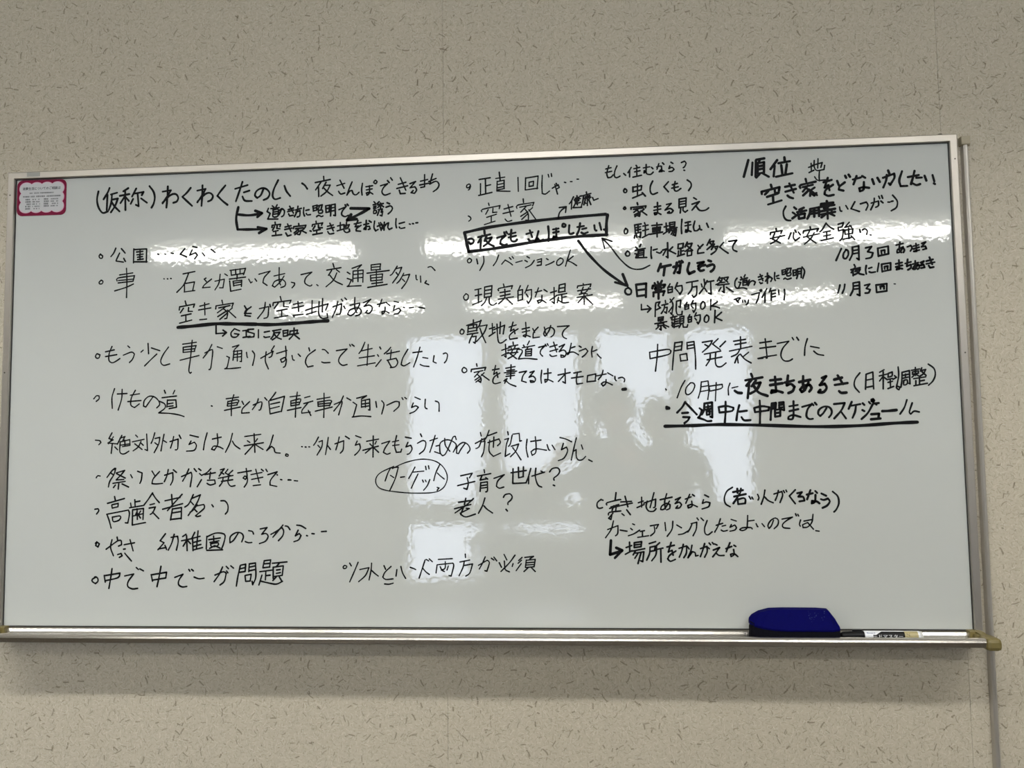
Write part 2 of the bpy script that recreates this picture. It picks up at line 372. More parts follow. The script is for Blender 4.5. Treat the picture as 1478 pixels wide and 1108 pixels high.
INK = '''#title line in bold strokes
41:-7133 4010 -7158 3857 -7126 3701 -7039 3584 -6934 3608;-6909 4071 -6943 3986 -7024 3852;-6948 3935 -6956 3636;-6878 3942 -6752 3972;-6857 3935 -6868 3777 -6914 3635;-6855 3838 -6736 3855 -6789 3712 -6870 3589;-6868 3805 -6796 3699 -6695 3599;-6529 4053 -6626 3995;-6695 3908 -6506 3935;-6591 3993 -6577 3623;-6596 3891 -6681 3763;-6582 3883 -6510 3798;-6368 4040 -6449 3885;-6422 3939 -6220 3966 -6253 3905;-6338 3936 -6312 3688 -6369 3718;-6427 3836 -6474 3742;-6266 3841 -6146 3751;-6103 4078 -6021 3968 -5991 3848 -6013 3725 -6053 3652;-5733 4057 -5737 3872 -5754 3641;-5836 3958 -5669 3979 -5737 3865 -5832 3725;-5832 3739 -5674 3884 -5571 3900 -5521 3830 -5547 3756 -5616 3731;-5274 4012 -5356 3913 -5438 3841 -5339 3748 -5241 3656;-5039 4051 -5043 3846 -5054 3649;-5142 3952 -4976 3980 -5050 3847 -5138 3721;-5132 3741 -4982 3878 -4885 3895 -4829 3832 -4863 3758 -4925 3733;-4584 4033 -4679 3921 -4740 3835 -4642 3736 -4538 3651;-4390 3958 -4144 4023;-4247 4088 -4307 3904 -4373 3713;-4218 3883 -4108 3913;-4244 3803 -4195 3720 -4058 3708
40:-3828 3943 -3882 3817 -3950 3765 -3998 3814 -3965 3901 -3863 3951 -3767 3927 -3708 3844 -3745 3757 -3826 3720;-3543 4095 -3624 3929 -3650 3794 -3602 3725 -3500 3748;-3420 3982 -3378 3872 -3303 3775;-3074 4016 -3019 3973 -2972 3904
32:-2655 4135 -2648 4047;-2816 4020 -2526 4069;-2708 4022 -2809 3878;-2755 3929 -2748 3747;-2607 4018 -2674 3899;-2630 3958 -2526 3961 -2593 3842 -2707 3753;-2654 3912 -2573 3828 -2478 3757;-2398 3943 -2243 3984;-2337 4048 -2257 3890;-2364 3834 -2324 3779 -2243 3796;-2102 4005 -2156 3880 -2203 3754 -2142 3832 -2102 3837 -2075 3769 -2022 3754 -1968 3799;-1901 3971 -1918 3847 -1908 3743;-1834 3901 -1707 3916;-1827 3840 -1714 3856;-1767 3919 -1767 3778 -1814 3739 -1827 3780 -1761 3791 -1700 3755;-1653 4022 -1620 3993 -1647 3954 -1687 3983 -1653 4022;-1553 3910 -1420 3945 -1493 3875 -1527 3789 -1474 3727 -1367 3756;-1420 4006 -1386 3964;-1360 4057 -1326 4009;-1213 3924 -1067 3959;-1240 3845 -1034 3890;-1173 4050 -1068 3805;-1194 3810 -1174 3742 -1081 3745;-988 3929 -881 3965 -988 3849 -895 3865 -862 3804 -902 3739 -968 3754 -928 3793;-788 3968 -649 3996;-802 3895 -636 3922;-708 4092 -710 3858 -782 3847;-630 3955 -490 4010;-556 4099 -610 3908 -491 3956 -435 3894 -465 3815 -545 3758
#two bold branching arrows under the title
52:-4324 3596 -4363 3381 -4333 3164 -4135 3157 -3808 3152;-4316 3453 -4104 3432 -3865 3458;-3988 3516 -3858 3464 -3946 3393;-3938 3197 -3767 3158 -3909 3082
#further words of the two bold branching arrows under the title
58:-2129 3496 -1774 3477 -1928 3395 -2195 3271;-2122 3376 -2195 3271 -2015 3285
#small note beside the upper branching arrow
34:-3730 3554 -3756 3494 -3695 3452 -3742 3345 -3544 3339;-3655 3599 -3621 3570;-3560 3615 -3587 3569;-3682 3546 -3519 3560;-3634 3524 -3640 3389 -3545 3399 -3539 3527 -3641 3517;-3634 3476 -3545 3487;-3633 3436 -3545 3443;-3478 3518 -3518 3425 -3538 3419 -3532 3493 -3464 3538 -3417 3496 -3430 3409 -3470 3383;-3342 3513 -3241 3543;-3355 3473 -3234 3503;-3315 3580 -3240 3442;-3335 3432 -3314 3391 -3246 3402;-3200 3501 -3085 3531;-3153 3574 -3166 3487 -3219 3374;-3193 3461 -3112 3485 -3118 3384 -3165 3366;-3037 3543 -3044 3442 -3023 3381;-2997 3487 -2936 3499;-2990 3427 -2969 3399 -2908 3404;-2862 3563 -2848 3469;-2862 3563 -2781 3580 -2787 3487 -2855 3469;-2855 3523 -2788 3534;-2761 3566 -2680 3583 -2706 3484;-2734 3558 -2760 3492;-2747 3478 -2680 3483 -2679 3429 -2747 3425 -2754 3472;-2787 3359 -2747 3384 -2699 3356 -2666 3368;-2612 3561 -2605 3433;-2612 3561 -2538 3572 -2545 3444 -2605 3433;-2606 3507 -2545 3515;-2505 3577 -2518 3363;-2498 3577 -2431 3588 -2424 3366 -2457 3374;-2498 3516 -2431 3527;-2504 3456 -2431 3467;-2357 3478 -2223 3527 -2290 3449 -2303 3382 -2242 3340 -2175 3364;-2236 3567 -2216 3540;-2196 3579 -2176 3552
#further words of the small note beside the upper branching arrow
34:-1681 3607 -1654 3579;-1694 3547 -1641 3559;-1687 3507 -1641 3519;-1687 3474 -1641 3482;-1681 3440 -1688 3380 -1634 3392 -1641 3439 -1681 3440;-1581 3603 -1614 3571;-1607 3544 -1501 3567;-1554 3576 -1554 3469;-1561 3543 -1607 3491;-1547 3542 -1494 3500;-1601 3451 -1521 3461 -1541 3402 -1514 3414 -1528 3328 -1561 3342;-1574 3450 -1614 3344;-1427 3578 -1381 3556;-1448 3492 -1361 3515 -1325 3467 -1355 3408 -1408 3364
#small note beside the lower branching arrow
34:-3598 3280 -3591 3232;-3659 3181 -3652 3221 -3489 3236 -3503 3189;-3611 3193 -3645 3127;-3557 3204 -3563 3158 -3502 3149;-3631 3099 -3536 3116;-3584 3111 -3583 3031;-3651 3019 -3468 3033;-3401 3179 -3286 3202;-3407 3132 -3272 3154;-3354 3238 -3285 3088;-3387 3064 -3352 3003 -3285 3021;-3137 3237 -3130 3190;-3238 3146 -3232 3180 -2995 3199 -3015 3152;-3198 3138 -3049 3153;-3123 3143 -3224 3059;-3150 3110 -3096 3075 -3116 3022 -3156 3030;-3143 3076 -3210 3025;-3029 3133 -3089 3094;-3096 3108 -2988 3051;-2914 3089 -2894 3081;-2800 3272 -2793 3218;-2874 3174 -2867 3208 -2672 3234 -2692 3188;-2820 3179 -2860 3114;-2753 3190 -2752 3143 -2678 3141;-2846 3086 -2719 3109;-2786 3091 -2786 3024;-2860 3013 -2678 3040;-2578 3164 -2464 3187;-2584 3111 -2450 3140;-2531 3223 -2463 3073;-2571 3064 -2537 3016 -2456 3026;-2383 3164 -2262 3187;-2329 3229 -2329 3089;-2389 3071 -2269 3100;-2262 3160 -2155 3183 -2189 3111;-2209 3232 -2222 3099;-2249 3180 -2255 3066 -2202 3031 -2148 3056 -2155 3096;-2062 3193 -1928 3215;-1988 3257 -2041 3139 -1981 3150;-1928 3162 -2015 3105 -2021 3058 -1935 3049;-1875 3173 -1781 3190;-1828 3252 -1835 3079 -1875 3087 -1841 3132 -1768 3136 -1755 3089 -1788 3077;-1774 3243 -1734 3215;-1668 3233 -1681 3113 -1648 3046 -1601 3071
33:-1615 3131 -1528 3168 -1502 3127 -1535 3102;-1588 3197 -1542 3049
34:-1555 3202 -1541 3175
33:-1481 3206 -1488 3054;-1528 3141 -1462 3159 -1528 3075;-1508 3088 -1435 3178 -1402 3190 -1415 3104 -1389 3064 -1336 3088;-1256 3265 -1263 3159 -1249 3092;-1196 3170 -1097 3193;-1196 3103 -1170 3076 -1091 3087;-1004 3157 -984 3149;-945 3161 -925 3157;-879 3172 -845 3174
#first bulleted line on the left
31:-7069 2765 -7019 2736 -7032 2689 -7074 2697 -7089 2739 -7062 2772;-6756 2878 -6796 2784 -6851 2717;-6644 2867 -6594 2811 -6566 2776;-6677 2780 -6738 2653 -6744 2626 -6597 2601;-6591 2675 -6570 2634 -6555 2613;-6393 2852 -6394 2581;-6393 2839 -6135 2844 -6137 2587;-6336 2790 -6211 2799;-6267 2828 -6264 2665;-6328 2735 -6203 2745;-6313 2687 -6216 2698;-6312 2640 -6201 2650;-6272 2726 -6263 2638;-6388 2601 -6124 2593;-5911 2735 -5890 2728;-5773 2734 -5752 2727;-5641 2747 -5600 2739;-5373 2827 -5461 2721 -5336 2663;-5215 2862 -5132 2839;-5228 2795 -5275 2695 -5159 2739 -5123 2690 -5177 2618;-5021 2728 -4979 2672;-4850 2796 -4774 2733
#second bulleted line on the left
28:-7036 2261 -7001 2240 -7014 2193 -7063 2188 -7077 2222 -7036 2261;-6668 2352 -6404 2385;-6715 2238 -6702 2292 -6369 2330 -6394 2229;-6687 2244 -6381 2263;-6693 2197 -6394 2222;-6759 2044 -6538 2105 -6386 2168;-6532 2477 -6519 2233 -6520 1909
#further words of the second bulleted line on the left
28:-5782 2252 -5771 2248;-5712 2250 -5702 2246;-5647 2255 -5633 2251;-5400 2335 -5167 2375;-5290 2345 -5383 2126 -5518 1982;-5370 2146 -5367 1985
27:-5370 2146 -5171 2174 -5203 2014;-5374 1985 -5162 2006;-4946 2241 -4980 2222 -4931 2167;-4836 2218 -4971 2114 -5011 2055 -4861 2064;-4767 2175 -4583 2210 -4608 2044 -4676 2046;-4666 2307 -4691 2133 -4765 2008;-4577 2311 -4522 2275;-4475 2375 -4168 2406 -4208 2286;-4454 2367 -4446 2280 -4195 2313;-4366 2391 -4358 2291;-4277 2402 -4276 2302;-4486 2207 -4167 2238;-4331 2290 -4337 2203;-4411 2165 -4396 2071;-4411 2165 -4241 2180 -4247 2060;-4404 2125 -4247 2147;-4403 2078 -4240 2100;-4479 2174 -4456 1973 -4253 2007;-4105 2196 -4064 2122 -4037 2141;-3983 2200 -3949 2152;-3909 2284 -3686 2338 -3800 2221 -3826 2122 -3745 2066;-3611 2242 -3402 2282;-3511 2399 -3509 2146 -3481 2065;-3415 2236 -3495 2119 -3596 2028 -3643 2056 -3590 2141 -3455 2171 -3387 2109 -3400 2043 -3474 2018;-3273 2112 -3212 2097 -3212 2057 -3259 2006;-3085 2253 -2877 2293 -2991 2191 -3010 2091 -2916 2029 -2876 2048;-2782 2052 -2755 2031;-2469 2447 -2448 2374;-2589 2325 -2315 2363;-2495 2315 -2555 2224;-2401 2326 -2341 2278;-2395 2266 -2461 2129 -2601 2007;-2528 2223 -2434 2115 -2287 2038;-2194 2273 -2141 2238;-2194 2154 -2114 2125 -2161 2027 -2194 2002 -2068 2005 -1928 2008;-2101 2343 -1921 2404 -1995 2327;-2081 2290 -2088 2085;-2081 2290 -1888 2304 -1895 2073;-1988 2300 -1988 2089;-2074 2223 -1895 2238;-2074 2151 -1895 2165;-1735 2398 -1735 2293;-1735 2398 -1556 2413 -1570 2301;-1722 2352 -1570 2360;-1729 2299 -1556 2307;-1815 2242 -1391 2282;-1749 2200 -1742 2095;-1749 2200 -1517 2220 -1530 2102;-1742 2147 -1524 2161;-1736 2094 -1524 2108;-1636 2290 -1636 1999;-1722 2041 -1517 2062;-1802 1971 -1431 2020;-1239 2357 -1332 2215 -1371 2189;-1259 2311 -1153 2334 -1213 2198 -1326 2043;-1259 2239 -1219 2185;-1114 2221 -1187 2092 -1246 2034;-1127 2176 -1002 2198 -1062 2055 -1154 1933;-1141 2110 -1095 2063;-883 2175 -877 2102 -858 2089;-798 2159 -792 2041;-653 2319 -594 2331 -522 2256;-687 2064 -714 2025 -642 1991
#underlined line in the left column
29:-5351 1810 -5329 1736;-5465 1639 -5459 1699 -5165 1745 -5184 1685;-5383 1670 -5443 1585;-5280 1681 -5286 1608 -5204 1605;-5422 1524 -5230 1559;-5333 1535 -5331 1428;-5454 1385 -5215 1439;-5061 1702 -4877 1744;-5081 1629 -4842 1663;-4966 1766 -4956 1532;-5058 1441 -4921 1451;-4626 1804 -4611 1743;-4746 1640 -4740 1700 -4400 1744 -4427 1672;-4685 1659 -4468 1699;-4563 1669 -4711 1566;-4589 1636 -4514 1568 -4526 1455 -4567 1449;-4535 1595 -4703 1492;-4520 1554 -4662 1438;-4420 1652 -4500 1587;-4514 1614 -4350 1464;-4175 1678 -4141 1624;-4060 1655 -4148 1605 -4181 1539 -4052 1536;-4182 1685 -4147 1624;-4053 1662 -4133 1598 -4173 1499 -4064 1483;-3890 1624 -3708 1659 -3726 1468 -3800 1436;-3776 1741 -3802 1596 -3922 1439;-3688 1699 -3674 1652;-3487 1846 -3466 1766;-3627 1677 -3621 1730 -3277 1767 -3304 1708;-3526 1721 -3600 1623;-3418 1731 -3418 1652 -3324 1643;-3552 1569 -3350 1604;-3458 1587 -3457 1461;-3598 1438 -3336 1478;-3237 1687 -3049 1721;-3256 1614 -3035 1655;-3143 1737 -3128 1552;-3235 1475 -3041 1496;-3229 1468 -3215 1448;-2994 1568 -2767 1635;-2868 1750 -2874 1505;-2981 1488 -2793 1543;-2767 1628 -2560 1682 -2607 1564;-2667 1784 -2673 1533;-2734 1726 -2740 1495 -2673 1408 -2566 1418 -2580 1498;-2467 1620 -2300 1675 -2327 1491 -2400 1473;-2374 1723 -2407 1585 -2480 1423;-2307 1761 -2280 1727;-2240 1785 -2207 1752;-2260 1628 -2234 1581;-2141 1644 -1955 1679;-2048 1787 -2048 1583 -2008 1496;-1955 1653 -2034 1517 -2121 1446 -2187 1474 -2134 1559 -1995 1588 -1928 1540 -1948 1468 -2034 1438;-1882 1683 -1743 1746 -1869 1617 -1756 1634 -1716 1561 -1769 1483 -1849 1492 -1809 1537;-1617 1644 -1478 1673;-1531 1740 -1584 1597
28:-1452 1679 -1380 1618;-1472 1587 -1479 1496 -1525 1457 -1531 1504 -1465 1515 -1393 1474;-1300 1694 -1215 1672;-1287 1615 -1314 1518 -1215 1561 -1176 1520 -1222 1463 -1301 1452;-1123 1578 -1103 1571;-1011 1562 -932 1573;-828 1570 -723 1548
68:-5487 1305 -5234 1319 -4756 1354 -4416 1346 -3949 1327
67:-3995 1329 -3644 1313 -3208 1329 -2873 1347 -2566 1359
#small note with a corner arrow below the underlined line
32:-4735 1327 -4733 1167 -4536 1176;-4598 1231 -4530 1183 -4604 1118;-4272 1210 -4374 1252 -4441 1174 -4420 1100 -4339 1092 -4285 1144 -4373 1159;-4211 1208 -4083 1225;-4144 1213 -4142 1094;-4203 1082 -4068 1099;-4001 1236 -4109 1232 -4109 1186 -3987 1150 -3993 1090 -4108 1080;-3906 1221 -3905 1068;-3791 1172 -3690 1189;-3797 1086 -3770 1072 -3683 1083;-3630 1194 -3469 1217;-3603 1193 -3616 1108 -3662 1043;-3596 1154 -3488 1164 -3548 1080 -3635 1023;-3596 1127 -3542 1067 -3461 1032;-3428 1189 -3421 1084;-3428 1189 -3334 1200 -3340 1095 -3421 1084;-3421 1143 -3341 1151;-3287 1186 -3300 1127;-3294 1179 -3147 1196 -3166 1124;-3347 1108 -3133 1136;-3214 1237 -3226 1118 -3306 1028;-3213 1112 -3112 1030
#third bulleted line on the left
28:-7079 833 -7028 811 -7044 757 -7089 747 -7118 785 -7091 834 -7057 828;-6917 868 -6743 902;-6915 776 -6691 809;-6790 968 -6843 834 -6846 704 -6783 654 -6710 679 -6627 732;-6475 972 -6435 938
27:-6561 795 -6400 851 -6338 812 -6375 715 -6435 652;-6210 847 -6166 884;-6073 1011 -6058 811;-6004 923 -5836 866;-5896 802 -6006 702 -6132 581;-5665 932 -5768 789 -5816 660 -5759 584 -5637 608;-5388 980 -5117 1011;-5376 920 -5374 823;-5376 920 -5121 947 -5158 835;-5364 871 -5148 888;-5369 823 -5147 840;-5433 674 -5063 757;-5200 1051 -5229 712 -5258 472 -5230 423 -5208 438;-4948 803 -4827 859 -4794 827 -4828 516 -4861 485;-4812 961 -4877 839 -4980 707;-4707 916 -4607 881;-4410 904 -4284 938 -4365 860;-4376 839 -4396 652;-4392 818 -4228 835 -4231 622 -4259 628;-4310 832 -4313 634;-4381 758 -4233 777;-4386 705 -4232 718;-4518 729 -4468 707 -4510 521 -4553 495 -4411 497 -4246 510;-4134 796 -4123 715 -4112 699;-4020 820 -3975 739 -4012 548;-3855 678 -3621 806 -3648 711 -3697 690;-3595 907 -3654 817 -3610 800;-3752 798 -3767 628 -3706 472;-3550 762 -3349 816;-3377 897 -3365 736 -3391 620 -3451 595 -3473 648 -3397 684 -3359 646 -3380 524 -3418 498;-3252 718 -3236 643 -3208 627;-3133 742 -3090 699;-2928 854 -2912 796;-2804 814 -2949 706 -2992 585 -2948 494 -2846 513;-2669 817 -2620 810 -2555 745;-2679 584 -2635 567 -2522 570;-2399 790 -2195 817 -2324 687 -2356 587 -2286 512 -2195 526;-2147 901 -2131 868;-2104 900 -2061 867;-1857 936 -1916 800 -1970 727;-1927 774 -1718 817;-1964 643 -1676 679;-1793 893 -1815 502;-1996 495 -1660 546;-1574 840 -1553 803;-1617 698 -1596 666;-1548 602 -1649 478;-1366 830 -1414 773 -1489 711;-1441 710 -1201 753;-1356 782 -1372 619;-1436 589 -1266 622 -1234 543 -1282 465 -1372 451;-1425 589 -1356 461;-1042 786 -1138 625 -1170 505 -1117 477 -1006 533;-947 721 -777 738;-814 818 -873 619 -937 452;-762 627 -667 609;-810 497 -752 470 -647 457;-550 654 -567 544 -509 517;-376 687 -329 702 -297 664 -319 565 -356 519
#fourth bulleted line on the left
27:-7132 -31 -7077 28 -7027 21 -7025 -32 -7080 -80;-6721 156 -6768 -10 -6758 -220;-6663 53 -6473 60;-6570 142 -6577 -40 -6640 -254;-6405 26 -6222 50;-6453 -96 -6191 -79;-6307 116 -6382 -22 -6390 -162 -6317 -211 -6224 -143;-5948 -3 -6030 -114 -6094 -204 -6139 -187 -6125 -80 -6032 -2 -5920 -20 -5841 -96 -5823 -166 -5878 -224;-5734 106 -5711 52;-5529 102 -5561 33;-5776 -33 -5494 -6;-5670 -78 -5678 -216;-5670 -83 -5504 -80 -5490 -219 -5634 -244;-5657 -153 -5558 -138;-5651 -201 -5557 -192;-5836 -96 -5724 -151 -5717 -232 -5837 -321 -5610 -335 -5444 -364 -5338 -398
#further words of the fourth bulleted line on the left
27:-4808 -204 -4791 -210;-4519 -76 -4279 -49;-4486 -125 -4496 -210;-4486 -130 -4311 -96 -4273 -118 -4315 -197;-4480 -173 -4316 -149;-4485 -215 -4304 -197;-4549 -294 -4244 -235;-4372 -4 -4414 -158 -4417 -396;-4212 -129 -4179 -188;-4065 -137 -4200 -268 -4216 -352 -4069 -344;-3994 -202 -3853 -146 -3825 -173 -3852 -289 -3884 -299;-3897 -87 -3923 -166 -4009 -287;-3772 -68 -3728 -117;-3561 29 -3615 -45 -3674 -112;-3695 -133 -3666 -377;-3674 -123 -3392 -48 -3450 -333;-3657 -192 -3484 -158;-3662 -276 -3489 -237;-3656 -372 -3472 -332;-3286 -61 -3091 -38;-3269 -140 -3268 -220;-3269 -140 -3102 -101 -3080 -128 -3112 -206;-3263 -183 -3107 -164;-3268 -230 -3107 -207;-3333 -314 -3074 -265;-3146 26 -3171 -179 -3181 -442;-3005 -82 -2902 -57;-3020 -192 -2848 -148;-2940 -178 -3052 -313 -3057 -371 -2896 -352;-2934 -320 -2885 -416;-2768 -117 -2521 -80;-2751 -165 -2746 -239;-2751 -170 -2526 -138 -2488 -159 -2531 -243;-2740 -207 -2526 -190;-2746 -249 -2520 -232;-2799 -338 -2477 -265;-2634 -4 -2633 -241 -2638 -456;-2440 -218 -2301 -162 -2290 -194 -2354 -413;-2264 -63 -2328 -193 -2445 -339;-2199 -101 -2124 -144;-2082 -182 -2012 -230 -2071 -434 -2098 -459 -1922 -441 -1746 -455;-2012 -110 -1826 -66 -1922 -127;-1922 -153 -1922 -279;-1922 -158 -1767 -130 -1762 -334 -1789 -328;-1847 -155 -1847 -280;-1922 -221 -1773 -203;-1922 -274 -1773 -255;-1650 -179 -1634 -284;-1539 -165 -1496 -234 -1539 -411;-1443 -250 -1289 -185 -1210 -192 -1216 -275 -1311 -362;-1157 -114 -1136 -151;-1104 -110 -1072 -137;-914 -108 -814 -152;-946 -217 -978 -300 -899 -270 -851 -297 -915 -369 -1010 -409;-719 -153 -725 -299 -688 -326;-530 -188 -467 -225 -463 -376
#fifth bulleted line that runs on to the middle column
27:-7080 -820 -6990 -832 -6972 -870 -7010 -907;-6753 -686 -6812 -792 -6728 -820 -6832 -877 -6653 -895;-6723 -761 -6821 -893;-6743 -894 -6761 -1075;-6691 -954 -6634 -1008;-6557 -737 -6642 -901;-6594 -790 -6495 -759 -6543 -849;-6587 -859 -6399 -819 -6391 -926 -6541 -950;-6587 -859 -6589 -1051 -6510 -1089 -6411 -1037;-6499 -828 -6491 -924;-6586 -923 -6403 -899;-6284 -735 -6244 -773;-6348 -862 -6116 -817;-6176 -854 -6230 -960 -6328 -1033;-6297 -900 -6151 -1008;-6068 -717 -6045 -1031 -6096 -1009;-6170 -891 -6130 -929;-5908 -698 -5944 -825 -5976 -894;-5900 -804 -5807 -784 -5827 -906 -5912 -1070;-5904 -884 -5854 -922;-5725 -727 -5750 -854 -5780 -1040;-5745 -838 -5672 -882;-5606 -867 -5447 -821 -5455 -1007 -5499 -1022;-5536 -772 -5557 -873 -5593 -989;-5427 -747 -5393 -811;-5217 -750 -5052 -790;-5194 -862 -5231 -925 -5128 -884 -5088 -948 -5131 -1037 -5279 -1051;-4883 -712 -4930 -892 -4950 -1029;-4778 -830 -4609 -796;-4686 -731 -4673 -922 -4737 -1037 -4792 -1020 -4749 -963 -4639 -980 -4568 -1018;-4391 -730 -4438 -909 -4523 -1082;-4390 -873 -4340 -952 -4241 -1022;-4151 -791 -3842 -754;-4101 -871 -4052 -903;-3906 -837 -3944 -889;-4160 -965 -3792 -912;-3972 -741 -3953 -1089;-3976 -947 -4142 -1123;-3943 -947 -3796 -1038;-3604 -773 -3662 -961 -3726 -1060 -3635 -983 -3586 -1020 -3563 -1094 -3466 -1110;-3353 -1128 -3364 -1159 -3320 -1170 -3315 -1139 -3348 -1128;-3059 -995 -3043 -998;-2990 -1001 -2973 -1004;-2920 -1000 -2904 -1002;-2738 -822 -2791 -920 -2829 -972;-2727 -911 -2663 -885 -2673 -1000 -2764 -1156;-2748 -973 -2711 -1015;-2551 -829 -2572 -975 -2603 -1147;-2567 -975 -2524 -1033 -2508 -1054;-2422 -951 -2257 -896 -2268 -1058 -2321 -1125;-2343 -827 -2369 -942 -2406 -1061;-2225 -813 -2151 -861;-2033 -805 -1932 -843;-2002 -905 -2039 -982 -1959 -957 -1943 -1036 -1991 -1113 -2049 -1164;-1826 -912 -1598 -874;-1763 -960 -1726 -997;-1641 -915 -1667 -966;-1895 -1078 -1604 -1004;-1699 -815 -1705 -1205;-1710 -1018 -1848 -1130;-1689 -1034 -1599 -1118;-1540 -958 -1387 -913 -1477 -1042 -1509 -1119 -1440 -1156 -1382 -1136;-1339 -929 -1223 -905;-1334 -997 -1213 -983;-1260 -816 -1297 -992 -1266 -1122 -1182 -1118 -1166 -1066;-1096 -844 -986 -867;-1049 -943 -1087 -1026 -997 -996 -971 -1064 -1019 -1146 -1061 -1161;-812 -791 -791 -838
26:-871 -961 -765 -911 -713 -953 -745 -1082 -835 -1158;-639 -918 -498 -873;-539 -821 -587 -975 -641 -1130;-525 -1018 -462 -1003;-552 -1121 -447 -1158;-362 -878 -361 -954 -340 -1027 -268 -1115;-149 -901 -165 -843 -203 -853 -246 -945 -310 -1089 -362 -1176 -404 -1195 -446 -1149 -456 -1046 -445 -963 -371 -913 -277 -909 -183 -956 -147 -1019 -205 -1132;18 -973 -66 -1085 -108 -1162 -145 -1151 -128 -1033 -23 -957 70 -1000 106 -1088 58 -1154;300 -779 315 -846;205 -979 398 -878;325 -893 272 -1041 214 -1071;304 -954 382 -940 359 -1120 316 -1222;462 -740 414 -863 366 -929;445 -838 601 -783;438 -966 641 -902 666 -969 614 -1025;548 -865 536 -1050;470 -921 457 -1121 534 -1219 669 -1159;803 -771 813 -828;745 -914 817 -894 774 -1022 751 -1222 839 -1172;885 -839 847 -997 815 -1038;896 -818 1014 -805 1023 -949 1054 -939;867 -1039 1001 -1000 948 -1127 849 -1228;892 -1065 968 -1173 1039 -1287;1157 -914 1139 -1078 1168 -1237;1223 -956 1409 -933;1307 -870 1320 -1029 1308 -1162 1245 -1207 1226 -1141 1319 -1091 1508 -1119;1520 -1017 1549 -1109 1570 -1119;1612 -1028 1662 -1110;1758 -892 1860 -919 1966 -971;1817 -1000 1780 -1112 1872 -1067 1891 -1139 1823 -1265 1720 -1310;2054 -901 2005 -1089 1955 -1302;2004 -1140 2045 -1115 2048 -1242 2087 -1304 2159 -1295 2216 -1239;2143 -1030 2167 -1107;2270 -1301 2331 -1332
#sixth bulleted line on the left
29:-7046 -1532 -7019 -1495 -6969 -1501;-6682 -1355 -6737 -1402 -6834 -1528;-6732 -1397 -6666 -1360 -6696 -1471 -6777 -1603 -6802 -1709;-6753 -1450 -6713 -1477;-6653 -1445 -6487 -1399 -6557 -1483 -6650 -1573;-6641 -1461 -6473 -1543;-6650 -1578 -6500 -1569;-6715 -1641 -6472 -1606;-6598 -1642 -6607 -1748;-6664 -1673 -6702 -1720;-6532 -1653 -6403 -1713;-6369 -1480 -6334 -1539;-6232 -1418 -6142 -1451 -6156 -1583 -6183 -1646;-5950 -1416 -5887 -1511;-5801 -1428 -5920 -1559 -5945 -1653 -5863 -1660 -5736 -1650;-5700 -1498 -5542 -1452 -5539 -1589 -5582 -1683;-5631 -1393 -5656 -1509 -5704 -1619;-5531 -1399 -5470 -1447;-5370 -1527 -5185 -1450 -5168 -1514 -5197 -1718;-5230 -1386 -5288 -1512 -5347 -1612;-5126 -1382 -5081 -1435;-5038 -1383 -4994 -1415;-5021 -1473 -4976 -1510;-4981 -1589 -5061 -1720;-4803 -1386 -4879 -1459 -4965 -1500;-4916 -1495 -4715 -1460;-4808 -1449 -4823 -1570;-4866 -1601 -4724 -1597 -4712 -1665 -4810 -1690 -4871 -1658;-4618 -1409 -4542 -1389 -4638 -1524;-4606 -1451 -4551 -1488;-4471 -1400 -4524 -1468 -4415 -1521;-4378 -1422 -4470 -1505;-4654 -1566 -4372 -1516;-4561 -1556 -4577 -1640 -4630 -1713
28:-4453 -1542 -4468 -1641 -4413 -1715 -4331 -1705
29:-4593 -1624 -4376 -1595
28:-4280 -1470 -4020 -1431;-4118 -1388 -4100 -1535 -4132 -1592 -4176 -1565 -4144 -1529 -4095 -1556 -4099 -1650 -4152 -1733;-4025 -1504 -3814 -1465;-4013 -1593 -3797 -1554;-3934 -1406 -3867 -1647;-3980 -1709 -3839 -1694;-3826 -1407 -3787 -1439;-3739 -1408 -3712 -1450;-3701 -1508 -3523 -1457 -3646 -1607 -3656 -1701 -3527 -1728;-3458 -1599 -3436 -1604;-3312 -1605 -3269 -1606;-3524 -1511 -3516 -1517;-3448 -1601 -3432 -1606;-3314 -1612 -3255 -1613;-3196 -1624 -3131 -1630
#seventh bulleted line on the left
